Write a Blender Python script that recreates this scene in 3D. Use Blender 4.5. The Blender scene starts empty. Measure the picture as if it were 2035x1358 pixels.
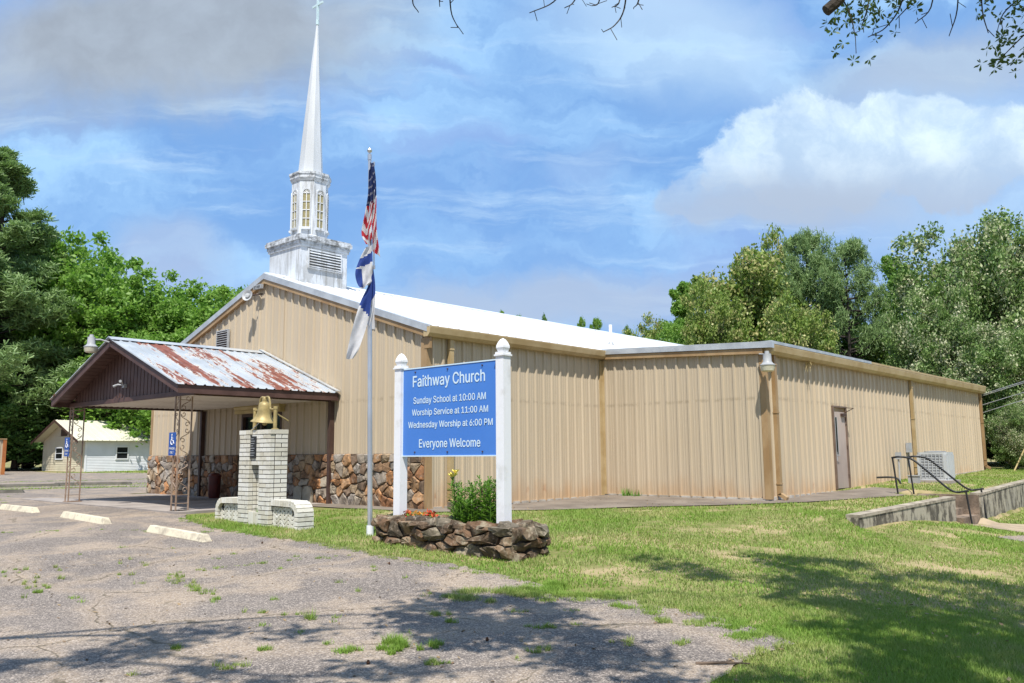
import bpy, math, random
import numpy as np
from mathutils import Vector, Matrix
R = random.Random(7)
NR = np.random.RandomState(11)
scene = bpy.context.scene
COL = scene.collection

# ------------------------------------------------------------------ camera
CAM = np.array([12.9626, -11.7226, 1.1047])
YAW, PIT, ROL, FPX = -0.7332, 0.1332, -0.008, 1664.6
FW = np.array([math.sin(YAW)*math.cos(PIT), math.cos(YAW)*math.cos(PIT), math.sin(PIT)])
_r0 = np.cross(FW, [0, 0, 1]); _r0 /= np.linalg.norm(_r0); _u0 = np.cross(_r0, FW)
RT = _r0*math.cos(ROL)+_u0*math.sin(ROL); UP = -_r0*math.sin(ROL)+_u0*math.cos(ROL)
cd = bpy.data.cameras.new('camera'); cam = bpy.data.objects.new('camera', cd); COL.objects.link(cam)
cd.sensor_width = 36; cd.lens = FPX/2035*36; cd.clip_end = 3000; cd.clip_start = .05
m = Matrix.Identity(4)
for i in range(3):
    m[i][0] = RT[i]; m[i][1] = UP[i]; m[i][2] = -FW[i]; m[i][3] = CAM[i]
cam.matrix_world = m
scene.camera = cam
def ray(px, py): return FW+RT*(px-1017.5)/FPX-UP*(py-679)/FPX
def at(px, py, D): return CAM+ray(px, py)*D
def project(P):
    d = np.asarray(P)-CAM; z = d@FW
    zz = np.where(z > .01, z, .01)
    return 1017.5+FPX*(d@RT)/zz, 679-FPX*(d@UP)/zz, z

# ------------------------------------------------------------------ light
LD = np.array([-.36, .42, -1.0])                      # direction the sunlight travels
sd = bpy.data.lights.new('sun', 'SUN'); sd.energy = 4.8; sd.angle = math.radians(.55); sd.color = (1, .955, .88)
sun = bpy.data.objects.new('sun', sd); COL.objects.link(sun)
sun.rotation_euler = Vector(LD).to_track_quat('-Z', 'Y').to_euler(); sun.location = (0, 0, 40)
scene.view_settings.view_transform = 'Standard'; scene.view_settings.look = 'None'
scene.view_settings.exposure = 0.48; scene.view_settings.gamma = 1.0
scene.view_settings.use_curve_mapping = False

W = bpy.data.worlds.new('World'); scene.world = W; W.use_nodes = True
nt = W.node_tree; nt.nodes.clear()
class NT:
    """tiny helper for node graphs"""
    def __init__(s, nt): s.nt = nt
    def n(s, t, **k):
        nd = s.nt.nodes.new(t)
        for a, b in k.items():
            if a.startswith('i_'):
                key = a[2:]
                key = int(key) if key.isdigit() else key.replace('_', ' ')
                s.put(nd.inputs[key], b)
            else: setattr(nd, a, b)
        return nd
    def put(s, sock, v):
        if isinstance(v, bpy.types.NodeSocket): s.nt.links.new(v, sock)
        elif isinstance(v, bpy.types.Node): s.nt.links.new(v.outputs[0], sock)
        else: sock.default_value = v
    def math(s, op, a, b=None, c=None, clamp=False):
        nd = s.nt.nodes.new('ShaderNodeMath'); nd.operation = op; nd.use_clamp = clamp
        s.put(nd.inputs[0], a)
        if b is not None: s.put(nd.inputs[1], b)
        if c is not None: s.put(nd.inputs[2], c)
        return nd.outputs[0]
    def mix(s, f, a, b, t='MIX'):
        nd = s.nt.nodes.new('ShaderNodeMix'); nd.data_type = 'RGBA'; nd.blend_type = t
        s.put(nd.inputs[0], f); s.put(nd.inputs[6], a if not isinstance(a, tuple) else (*a[:3], 1)); s.put(nd.inputs[7], b if not isinstance(b, tuple) else (*b[:3], 1))
        return nd.outputs[2]
    def noise(s, vec, scale, detail=4, rough=.55, dist=0):
        nd = s.nt.nodes.new('ShaderNodeTexNoise'); s.put(nd.inputs['Vector'], vec)
        nd.inputs['Scale'].default_value = scale; nd.inputs['Detail'].default_value = detail
        nd.inputs['Roughness'].default_value = rough; nd.inputs['Distortion'].default_value = dist
        return nd.outputs[0]
    def step(s, v, a, b):
        nd = s.nt.nodes.new('ShaderNodeMapRange'); nd.interpolation_type = 'SMOOTHSTEP'
        s.put(nd.inputs[0], v); nd.inputs[1].default_value = a; nd.inputs[2].default_value = b
        return nd.outputs[0]
    def mapv(s, vec, sc=(1, 1, 1), rot=(0, 0, 0), loc=(0, 0, 0)):
        nd = s.nt.nodes.new('ShaderNodeMapping'); s.put(nd.inputs[0], vec)
        nd.inputs[1].default_value = loc; nd.inputs[2].default_value = rot; nd.inputs[3].default_value = sc
        return nd.outputs[0]
g = NT(nt)
sky = g.n('ShaderNodeTexSky', sky_type='NISHITA'); sky.sun_disc = False
sky.sun_elevation = math.atan2(1, math.hypot(LD[0], LD[1])); sky.sun_rotation = math.atan2(-LD[0], -LD[1])
sky.altitude = 50; sky.air_density = 1.0; sky.dust_density = .6; sky.ozone_density = 2.0
tc = g.n('ShaderNodeTexCoord').outputs['Generated']
# cloud positions are directions in the sky: coordinates on a plane tangent to a fixed compass direction
def dot(v):
    nd = g.n('ShaderNodeVectorMath', operation='DOT_PRODUCT'); g.put(nd.inputs[0], tc); nd.inputs[1].default_value = tuple(v); return nd.outputs['Value']
dz = g.math('MAXIMUM', dot(FW), .12)
cu = g.math('DIVIDE', dot(RT), dz); cv = g.math('DIVIDE', dot(UP), dz)
cv2 = cv
comb = g.n('ShaderNodeCombineXYZ'); g.put(comb.inputs[0], cu); g.put(comb.inputs[1], cv)
P2 = comb.outputs[0]
nwarp = g.n('ShaderNodeTexNoise'); g.put(nwarp.inputs['Vector'], P2); nwarp.inputs['Scale'].default_value = 5; nwarp.inputs['Detail'].default_value = 6; nwarp.inputs['Roughness'].default_value = .6
wsub = g.n('ShaderNodeVectorMath', operation='SUBTRACT'); g.put(wsub.inputs[0], nwarp.outputs['Color']); wsub.inputs[1].default_value = (.5, .5, .5)
def warped(k):
    s_ = g.n('ShaderNodeVectorMath', operation='SCALE'); g.put(s_.inputs[0], wsub.outputs[0]); s_.inputs['Scale'].default_value = k
    a_ = g.n('ShaderNodeVectorMath', operation='ADD'); g.put(a_.inputs[0], P2); g.put(a_.inputs[1], s_.outputs[0]); return a_.outputs[0]
def blob(px, py, rx, ry, rot=0, soft=(1.25, .35), k=.12):
    """soft elliptical mass of cloud around a direction"""
    u = (px-1017.5)/FPX; v = -(py-679)/FPX
    sub = g.n('ShaderNodeVectorMath', operation='SUBTRACT'); g.put(sub.inputs[0], warped(k)); sub.inputs[1].default_value = (u, v, 0)
    mp = g.mapv(sub.outputs[0], rot=(0, 0, rot))
    mp = g.mapv(mp, sc=(FPX/rx, FPX/ry, 0))
    ln = g.n('ShaderNodeVectorMath', operation='LENGTH'); g.put(ln.inputs[0], mp)
    return g.step(ln.outputs['Value'], soft[0], soft[1])
skyc = g.n('ShaderNodeGamma'); g.put(skyc.inputs[0], sky.outputs[0]); skyc.inputs[1].default_value = 1.0
K = 1.0
def C(r, g_, b): return (r*K, g_*K, b*K)
base = g.mix(.8, skyc.outputs[0], C(2.3, 4.75, 9.3))
# thin layered veils, slanting
str1 = g.noise(g.mapv(warped(.25), rot=(0, 0, math.radians(19)), sc=(1.2, 5.0, 1)), 2.2, 6, .5)
f1 = g.step(str1, .40, .72)
base = g.mix(g.math('MULTIPLY', f1, .95), base, C(4.5, 7.4, 10.8))
str2 = g.noise(g.mapv(warped(.3), rot=(0, 0, math.radians(14)), sc=(1.0, 3.2, 1), loc=(3, 1, 0)), 2.6, 6, .5)
base = g.mix(g.math('MULTIPLY', g.step(str2, .46, .66), .85), base, C(2.9, 4.7, 8.5))
# pale lower sky
low = g.step(cv2, .16, -.12)
nlow = g.noise(g.mapv(warped(.15), sc=(2, 5, 1), loc=(0, 4, 0)), 2.2, 6, .6)
base = g.mix(g.math('MULTIPLY', low, g.step(nlow, .35, .62)), base, C(5.3, 6.9, 9.0))
# bright veils high up
base = g.mix(g.math('MULTIPLY', blob(1330, 60, 330, 150, .3), .55), base, C(6.5, 8.6, 10.5))
base = g.mix(g.math('MULTIPLY', blob(1900, 330, 420, 260, 0), .5), base, C(5.8, 7.6, 9.8))
fil = g.noise(g.mapv(warped(.05), rot=(0, 0, math.radians(16)), sc=(1.0, 7.0, 1), loc=(1, 5, 0)), 3.2, 8, .62)
base = g.mix(g.math('MULTIPLY', g.step(fil, .52, .74), .6), base, C(6.2, 8.4, 10.6))
# grey rain-coloured mass upper left, and one upper right
gd = g.noise(warped(.1), 7, 5, .6)
gcol = g.mix(g.step(gd, .3, .7), C(3.7, 4.25, 5.0), C(4.7, 5.5, 6.5))
base = g.mix(g.math('MULTIPLY', blob(340, 70, 520, 190, -.1, (1.25, .45), .16), .95), base, gcol)
base = g.mix(g.math('MULTIPLY', blob(1900, 130, 330, 70, -.15, (1.3, .3), .12), .6), base, C(4.9, 5.8, 7.0))
base = g.mix(g.math('MULTIPLY', blob(340, 500, 150, 90, .1, (1.2, .4), .12), .55), base, C(4.6, 5.6, 7.7))
base = g.mix(g.math('MULTIPLY', blob(1100, 600, 420, 70, -.05, (1.3, .3), .14), .65), base, C(4.9, 5.8, 7.4))
# cumulus at right: bright billows over a grey base
def billow(px, py, rx, ry, rot=0.):
    u = (px-1017.5)/FPX; v = -(py-679)/FPX
    sub = g.n('ShaderNodeVectorMath', operation='SUBTRACT'); g.put(sub.inputs[0], warped(.05)); sub.inputs[1].default_value = (u, v, 0)
    mp = g.mapv(g.mapv(sub.outputs[0], rot=(0, 0, rot)), sc=(FPX/rx, FPX/ry, 0))
    ln = g.n('ShaderNodeVectorMath', operation='LENGTH'); g.put(ln.inputs[0], mp)
    edge = g.noise(warped(.06), 10, 9, .62); big = g.noise(P2, 3.4, 3, .5)
    f = g.math('ADD', g.math('SUBTRACT', 1.0, ln.outputs['Value']), g.math('ADD', g.math('MULTIPLY', g.math('SUBTRACT', edge, .5), 1.3), g.math('MULTIPLY', g.math('SUBTRACT', big, .5), 1.1)))
    return g.step(f, .0, .15)
cum = g.math('MAXIMUM', billow(1640, 300, 260, 125, -.12), billow(1890, 300, 230, 120))
cum = g.math('MAXIMUM', cum, g.math('MULTIPLY', billow(1500, 390, 200, 60, .0), .6))
cn = g.noise(g.mapv(warped(.1), loc=(.012, -.02, 0)), 8, 8, .62)
wht = g.mix(g.step(cn, .36, .66), C(5.4, 7.2, 9.4), C(9.0, 10.7, 11.7))
lowc = g.step(cv2, (679-430)/FPX, (679-265)/FPX)
wht = g.mix(lowc, C(4.7, 5.8, 7.6), wht)
thin = g.step(g.noise(g.mapv(warped(.15), loc=(2, 2, 0)), 6, 7, .6), .30, .52)
base = g.mix(g.math('MULTIPLY', cum, g.math('MULTIPLY_ADD', thin, .5, .42)), base, wht)
base = g.mix(g.math('MULTIPLY', blob(1580, 410, 260, 60, -.06, (1.25, .35), .12), .8), base, C(4.7, 5.7, 7.3))
base = g.mix(g.math('MULTIPLY', blob(1180, 350, 120, 60, -.3, (1.2, .2), .25), .2), base, C(6.5, 8, 10))
# elsewhere (behind the camera) the same mottled veil goes on in sky-dome coordinates
behind = g.step(dot(FW), .35, .1)
nb = g.noise(g.mapv(tc, sc=(1, 1, 2)), 2.2, 6, .55)
base = g.mix(behind, base, g.mix(g.step(nb, .4, .65), C(3.0, 5.0, 8.8), C(5.6, 6.4, 7.6)))
bg = g.n('ShaderNodeBackground'); g.put(bg.inputs[0], base); bg.inputs[1].default_value = .073
out = g.n('ShaderNodeOutputWorld'); g.put(out.inputs[0], bg.outputs[0])

# ------------------------------------------------------------------ ground heights
LOW = [(-20,-1,-.02),(-12,-3,.0),(-6,-4.5,-.05),(-3.5,-3.6,-.04),(-3.5,-1,-.02),(-1.5,-3.4,-.12),(0,-3.3,-.14),(1.5,-2.6,-.17),(0,-.8,-.03),(-6,0,0),(0,0,-.02),(2,-.5,-.09),(1.3,1.3,-.06),
(2.5,-2.8,-.19),(5,-3,-.27),(4.3,5.8,-.04),(2,6,-.0),(4.6,6.2,0.0),(6.0,5.5,-.15),(7.45,4.1,-.36),(7,-4.5,-.38),(10,-6,-.44),(13,-12,-.46),(-10,-8,-.2),(0,-9,-.35),(5.5,1,-.2),
(7.6,10,-.62),(7.6,12,-.68),(7.5,19,-.72),(9,9,-.7),(9.5,3,-.56),(12,-2,-.5),(16,10,-.8),(20,-10,-.6),(-60,17,-.1),(-70,22,-.1),(60,60,0),(60,-60,-.6),(-60,-60,-.4),(-20,80,.2),(10,90,.2),(-90,30,-.1),(-12.4,0,0),(-15,20,0)]
UPP = [(4.5,6.2,.0),(4.5,10.5,.13),(4.5,25,.33),(6,10,.03),(7,4.4,-.10),(7,10,0.02),(7.2,11.5,.03),(7,19.4,.12),(5.8,14.3,.2),(12,40,.3),(30,60,.3),(0,60,.3),(0,10,.1)]
def tps(P):
    P = np.array(P, float); n = len(P); X = P[:, :2]
    d = np.linalg.norm(X[:, None]-X[None], axis=2); Km = np.where(d > 0, d*d*np.log(d+1e-12), 0)+np.eye(n)*.3
    A = np.zeros((n+3, n+3)); A[:n, :n] = Km; A[:n, n] = 1; A[:n, n+1:] = X; A[n, :n] = 1; A[n+1:, :n] = X.T
    w = np.linalg.solve(A, np.concatenate([P[:, 2], [0, 0, 0]]))
    def f(x, y):
        d2 = (x[..., None]-X[:, 0])**2+(y[..., None]-X[:, 1])**2
        return (.5*d2*np.log(d2+1e-12))@w[:n]+w[n]+w[n+1]*x+w[n+2]*y
    return f
flow, fup = tps(LOW), tps(UPP)
def wx(y): return np.interp(y, [0, 4.0, 10.0, 11.5, 19.4, 40], [7.15, 7.16, 7.2, 7.38, 6.95, 6.95])
def sm(t): t = np.clip(t, 0, 1); return t*t*(3-2*t)
def gz(x, y):
    x = np.asarray(x, float); y = np.asarray(y, float)
    s = wx(y)-x; e = np.clip(4.05-y, 0, None); wd = np.where(y > 4.0, .16, .16+e*1.6)
    stepz = ((y > 10.02) & (y < 11.58)).astype(float)
    s = np.where(stepz > 0, 6.72-x, s); wd = np.where(stepz > 0, .75, wd)
    a = sm((s/wd)*.5+.5)*sm((y-.5)/3.6)*sm((24-s)/6)
    z = flow(x, y)*(1-a)+fup(x, y)*a - stepz*sm((x-5.9)/.2)*sm((7.5-x)/.2)*.32
    k = sm((np.hypot(x, y-10)-90)/60)
    return z*(1-k)
def gzf(x, y): return float(gz(np.array([x]), np.array([y]))[0])

# ------------------------------------------------------------------ materials
MATS = {}
def newmat(name):
    mt = bpy.data.materials.new(name); mt.use_nodes = True; mt.node_tree.nodes.clear(); MATS[name] = mt
    G = NT(mt.node_tree); G.oc = G.n('ShaderNodeTexCoord').outputs['Object']
    G.pos = G.n('ShaderNodeNewGeometry').outputs['Position']
    return mt, G
def finish(mt, G, col, rough=.6, metal=0., bump=None, bstr=.3, bdist=.01, spec=.3, trans=None):
    p = G.n('ShaderNodeBsdfPrincipled'); G.put(p.inputs['Base Color'], col if not isinstance(col, tuple) else (*col[:3], 1))
    G.put(p.inputs['Roughness'], rough); G.put(p.inputs['Metallic'], metal); p.inputs['Specular IOR Level'].default_value = spec
    if bump is not None:
        b = G.n('ShaderNodeBump'); b.inputs['Strength'].default_value = bstr; b.inputs['Distance'].default_value = bdist
        G.put(b.inputs['Height'], bump); G.put(p.inputs['Normal'], b.outputs[0])
    sh = p.outputs[0]
    if trans is not None:
        t = G.n('ShaderNodeBsdfTranslucent'); G.put(t.inputs[0], trans[1] if not isinstance(trans[1], tuple) else (*trans[1], 1))
        mx = G.n('ShaderNodeMixShader'); mx.inputs[0].default_value = trans[0]; G.put(mx.inputs[1], sh); G.put(mx.inputs[2], t.outputs[0]); sh = mx.outputs[0]
    o = G.n('ShaderNodeOutputMaterial'); G.put(o.inputs[0], sh)
    return mt
def simple(name, col, col2=None, scale=3., rough=.6, metal=0., lo=.35, hi=.65, bscale=40., bstr=.25, bdist=.004, spec=.3, stretch=(1, 1, 1)):
    mt, G = newmat(name)
    col2 = col2 or tuple(c*.78 for c in col)
    n1 = G.noise(G.mapv(G.pos, sc=stretch), scale, 6, .6)
    c = G.mix(G.step(n1, lo, hi), col, col2)
    n2 = G.noise(G.pos, bscale, 4, .6)
    return finish(mt, G, c, rough, metal, n2, bstr, bdist, spec)

def tan_metal():
    mt, G = newmat('tan_painted_steel')
    sep = G.n('ShaderNodeSeparateXYZ'); G.put(sep.inputs[0], G.pos); z = sep.outputs[2]
    n = G.noise(G.mapv(G.pos, sc=(1, 1, .18)), 1.3, 6, .6)
    c = G.mix(G.step(n, .3, .7), (.53, .438, .315), (.485, .397, .282))
    n2 = G.noise(G.mapv(G.pos, sc=(9, 9, .35)), 2.4, 5, .6)
    c = G.mix(G.math('MULTIPLY', G.step(n2, .5, .72), .2), c, (.40, .31, .19))
    # splash-back rust and dirt just above the base
    ns = G.noise(G.mapv(G.pos, sc=(1, 1, .35)), 1.7, 5, .65)
    zz = G.math('ADD', z, G.math('MULTIPLY', ns, -1.15))
    c = G.mix(G.math('MULTIPLY', G.step(zz, .02, -.62), .6), c, (.44, .25, .11))
    ns3 = G.noise(G.mapv(G.pos, sc=(1, 1, .5)), 3.1, 5, .65)
    c = G.mix(G.math('MULTIPLY', G.math('MULTIPLY', G.step(ns3, .6, .72), G.step(z, .5, .15)), .7), c, (.30, .11, .035))
    oi = G.n('ShaderNodeObjectInfo'); c = G.mix(G.math('MULTIPLY', oi.outputs['Random'], .32), c, (.40, .335, .25))
    # line of girt screws with a dirty halo
    dz_ = G.math('ABSOLUTE', G.math('SUBTRACT', z, 2.32)); nd = G.noise(G.pos, 5.2, 3, .7)
    c = G.mix(G.math('MULTIPLY', G.math('MULTIPLY', G.step(dz_, .07, .0), G.step(nd, .42, .62)), .42), c, (.23, .18, .12))
    nb = G.noise(G.pos, 60, 3, .5)
    nl = G.noise(G.mapv(G.pos, sc=(1, 1, .4)), 1.1, 3, .5)
    h = G.math('ADD', G.math('MULTIPLY', nb, .04), nl)
    return finish(mt, G, c, .42, 0, h, .35, .03, .35)
TAN = tan_metal()
TRIM = simple('brown_tan_trim', (.38, .26, .14), (.29, .18, .085), 2.2, .45, stretch=(1, 1, .4))
GUT = simple('tan_gutter_paint', (.47, .36, .20), (.38, .27, .13), 1.8, .45)
GALV = simple('galvanised_flashing', (.55, .57, .58), (.42, .44, .46), 2.5, .38, .35, spec=.5)
DRIFT = simple('dark_bronze_steel', (.055, .03, .024), (.085, .05, .038), 3, .5)
BROWN = simple('chocolate_brown_paint', (.105, .058, .048), (.075, .04, .033), 3, .5)
CREAMC = simple('cream_ceiling_panel', (.62, .57, .50), (.50, .45, .38), 1.4, .55)
CONC = simple('old_concrete', (.34, .30, .27), (.24, .21, .19), 1.6, .9, bscale=60, bstr=.5)
MORTD = simple('dark_mortar', (.04, .036, .032), (.03, .027, .024), 6, .95)
MORTS = simple('stone_mortar', (.22, .175, .13), (.13, .10, .075), 6, .95)
BLACK = simple('black_iron_paint', (.018, .019, .022), (.03, .03, .03), 4, .4)
IRON = simple('tan_wrought_iron', (.34, .25, .19), (.24, .16, .11), 5, .5)
WHITEP = simple('white_vinyl_post', (.74, .75, .77), (.60, .60, .59), 3.5, .38, 0, .5, .75)
ALU = simple('brushed_aluminium_pole', (.62, .64, .68), (.50, .52, .56), 1.5, .28, .7, spec=.5)
GOLD = simple('gold_painted_bell', (.40, .31, .13), (.27, .21, .09), 7, .5, .2, spec=.4)
GLASSD = simple('dark_window_glass', (.012, .014, .016), (.02, .022, .024), 2, .08, bstr=.02)
LENS = simple('cream_glass_lens', (.62, .60, .48), (.5, .47, .36), 5, .15, bstr=.02)
LGREY = simple('light_grey_steel', (.40, .41, .42), (.31, .32, .33), 3, .45)
DOORM = simple('weathered_grey_door', (.46, .38, .33), (.36, .29, .25), 1.6, .5, stretch=(1, 1, .4))
CREAMW = simple('yellowed_awning_metal', (.58, .47, .24), (.45, .35, .16), 3, .5)
PLAQ = simple('black_plaque', (.02, .02, .022), (.03, .03, .03), 3, .3)
RUSTR = simple('dark_red_paint', (.10, .018, .014), (.06, .014, .012), 3, .4)
SOIL = simple('planter_soil', (.19, .12, .075), (.12, .08, .05), 9, 1, bscale=30, bstr=.8, bdist=.02)

def roof_white():
    mt, G = newmat('white_metal_roofing')
    n = G.noise(G.pos, 1.1, 6, .6); c = G.mix(G.step(n, .35, .7), (.68, .71, .74), (.56, .59, .62))
    v = G.n('ShaderNodeTexVoronoi'); G.put(v.inputs['Vector'], G.mapv(G.pos, sc=(1.1, 1.6, 0))); v.inputs['Scale'].default_value = 1.6
    n3 = G.noise(G.pos, 1.9, 3, .6)
    r = G.math('MULTIPLY', G.step(v.outputs['Distance'], .10, .05), G.step(n3, .4, .55))
    c = G.mix(r, c, (.33, .14, .09))
    return finish(mt, G, c, .4, 0, G.noise(G.pos, 30, 3), .1, .003, .4)
ROOFW = roof_white()
def roof_rust():
    mt, G = newmat('rusting_painted_carport_roof')
    n0 = G.noise(G.pos, 1.2, 5, .6); c = G.mix(G.step(n0, .35, .65), (.38, .41, .44), (.29, .32, .35))
    # x runs down the slope, y across the sheets
    a = G.noise(G.mapv(G.pos, sc=(.16, 1.5, 0), rot=(0, 0, -.12)), 1.5, 3, .5)
    b = G.noise(G.mapv(G.pos, sc=(.8, 4.2, 0)), 3.2, 7, .72)
    f = G.math('ADD', G.math('MULTIPLY', a, .62), G.math('MULTIPLY', b, .42))
    msk = G.step(f, .525, .54)
    edge = G.math('SUBTRACT', G.step(f, .51, .522), msk)
    c = G.mix(G.math('MULTIPLY', edge, .8), c, (.55, .5, .42))
    rc = G.mix(G.step(G.noise(G.pos, 6, 4), .35, .65), (.23, .085, .055), (.15, .055, .038))
    c = G.mix(msk, c, rc)
    return finish(mt, G, c, .55, 0, msk, .3, .004, .3)
ROOFR = roof_rust()
def steeple_white():
    mt, G = newmat('weathered_white_fibreglass')
    sep = G.n('ShaderNodeSeparateXYZ'); G.put(sep.inputs[0], G.pos); z = sep.outputs[2]
    n = G.noise(G.mapv(G.pos, sc=(1, 1, .25)), 2.3, 7, .65); c = G.mix(G.step(n, .45, .75), (.62, .65, .69), (.38, .39, .40))
    st = G.noise(G.mapv(G.pos, sc=(7, 7, .5)), 1.6, 6, .65)
    c = G.mix(G.math('MULTIPLY', G.step(st, .50, .64), .7), c, (.24, .235, .22))
    pl_ = G.math('MULTIPLY', G.math('MULTIPLY', G.step(sep.outputs[0], -5.5, -5.44), G.step(z, 6.45, 6.2)), G.step(G.noise(G.mapv(G.pos, sc=(1, 1, .6)), 3.0, 4, .6), .42, .55))
    c = G.mix(G.math('MULTIPLY', pl_, .6), c, (.34, .335, .32))
    # black mildew on the two cornices
    m1 = G.step(G.math('ABSOLUTE', G.math('SUBTRACT', z, 6.76)), .2, .05)
    m2 = G.step(G.math('ABSOLUTE', G.math('SUBTRACT', z, 8.66)), .16, .03)
    mm = G.math('MAXIMUM', m1, m2)
    nn = G.noise(G.mapv(G.pos, sc=(1, 1, 1.6)), 5.5, 8, .7)
    c = G.mix(G.math('MULTIPLY', mm, G.math('MULTIPLY', G.step(nn, .42, .66), .85)), c, (.085, .085, .08))
    return finish(mt, G, c, .5, 0, G.noise(G.pos, 14, 6, .6), .35, .012, .35)
STEEP = steeple_white()
STEEPW = simple('white_spire_paint', (.66, .69, .73), (.50, .52, .54), 1.2, .45, stretch=(1, 1, .2))
YGLASS = simple('yellowed_steeple_pane', (.36, .32, .17), (.25, .22, .12), 9, .3)

def ramp_mat(name, cols, nscale=6., rough=.85, bstr=.9, bdist=.012, vein=(.05, .035, .025), lich=None):
    mt, G = newmat(name)
    oi = G.n('ShaderNodeObjectInfo'); rp = G.n('ShaderNodeValToRGB'); G.put(rp.inputs[0], oi.outputs['Random'])
    cr = rp.color_ramp; cr.interpolation = 'CONSTANT'
    while len(cr.elements) < len(cols): cr.elements.new(.5)
    for i, c in enumerate(cols): cr.elements[i].position = i/len(cols); cr.elements[i].color = (*c, 1)
    n = G.noise(G.pos, nscale, 8, .68)
    c = G.mix(G.step(n, .42, .72), rp.outputs[0], vein)
    n2 = G.noise(G.mapv(G.pos, loc=(5, 3, 1)), nscale*1.7, 6, .65)
    c = G.mix(G.math('MULTIPLY', G.step(n2, .52, .68), .55), c, (.42, .34, .26))
    if lich:
        n3 = G.noise(G.mapv(G.pos, loc=(9, 3, 1)), 3.3, 7, .7); c = G.mix(G.math('MULTIPLY', G.step(n3, .52, .66), lich[1]), c, lich[0])
    return finish(mt, G, c, rough, 0, G.noise(G.pos, nscale*3, 8, .65), bstr, bdist, .25)
STONE = ramp_mat('rust_and_grey_fieldstone', [(.36,.17,.08),(.32,.27,.22),(.26,.13,.065),(.42,.36,.28),(.47,.23,.10),(.19,.13,.09),(.38,.28,.18),(.31,.19,.11),(.43,.25,.13),(.35,.31,.27)], 5.)
STONE2 = ramp_mat('dark_mossy_fieldstone', [(.12,.08,.05),(.155,.115,.075),(.16,.095,.055),(.085,.065,.045),(.155,.13,.095),(.21,.14,.085)], 7., lich=((.40,.36,.26), .55), vein=(.028,.024,.018))
def brick_white():
    mt, G = newmat('white_painted_brick')
    oi = G.n('ShaderNodeObjectInfo')
    c = G.mix(oi.outputs['Random'], (.66, .65, .60), (.54, .51, .42))
    n = G.noise(G.pos, 5, 7, .65); c = G.mix(G.math('MULTIPLY', G.step(n, .5, .68), .5), c, (.34, .31, .24))
    n2 = G.noise(G.mapv(G.pos, loc=(4, 4, 4)), 9, 7, .75); c = G.mix(G.math('MULTIPLY', G.step(n2, .61, .68), .8), c, (.06, .055, .05))
    return finish(mt, G, c, .75, 0, G.noise(G.pos, 25, 6, .6), .5, .006, .25)
BRICK = brick_white()
def wall_conc():
    mt, G = newmat('black_streaked_concrete')
    n = G.noise(G.mapv(G.pos, sc=(1.6, 1.6, .9)), 2.2, 8, .72); c = G.mix(G.step(n, .43, .56), (.40, .36, .28), (.10, .088, .07))
    n2 = G.noise(G.mapv(G.pos, loc=(3, 0, 0)), 1.3, 6, .6); c = G.mix(G.math('MULTIPLY', G.step(n2, .5, .66), .6), c, (.36, .33, .27))
    return finish(mt, G, c, .95, 0, G.noise(G.pos, 22, 7, .65), .7, .01, .2)
WCONC = wall_conc()
def stop_mat():
    mt, G = newmat('cream_painted_wheel_stop')
    n = G.noise(G.pos, 4, 6, .65); c = G.mix(G.step(n, .45, .70), (.62, .56, .42), (.36, .31, .24)); n7 = G.noise(G.mapv(G.pos, loc=(2, 2, 2)), 14, 7, .7); c = G.mix(G.math('MULTIPLY', G.step(n7, .56, .66), .6), c, (.22, .19, .16))
    return finish(mt, G, c, .7, 0, G.noise(G.pos, 40, 5, .6), .4, .004, .3)
STOPM = stop_mat()
BLUE = simple('blue_sign_face', (.055, .185, .56), (.062, .20, .585), .8, .35, bstr=.0, spec=.4)
BLUEH = simple('blue_parking_plate', (.018, .07, .30), (.025, .09, .34), 2, .4, bstr=0)
LETTER = simple('pale_lettering', (.58, .72, .82), (.54, .68, .79), 1, .45, bstr=0)
WLETTER = simple('white_lettering', (.80, .80, .80), (.74, .74, .74), 1, .45, bstr=0)
DARKL = simple('black_lettering', (.03, .03, .03), (.04, .04, .04), 1, .5, bstr=0)
SIDE1 = simple('white_lap_siding', (.74, .76, .79), (.66, .68, .70), .7, .5)
SIDE2 = simple('yellowed_lap_siding', (.66, .60, .46), (.56, .50, .38), .5, .5)
HROOF = simple('cream_metal_roof', (.60, .58, .47), (.54, .52, .42), .4, .45)

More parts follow.
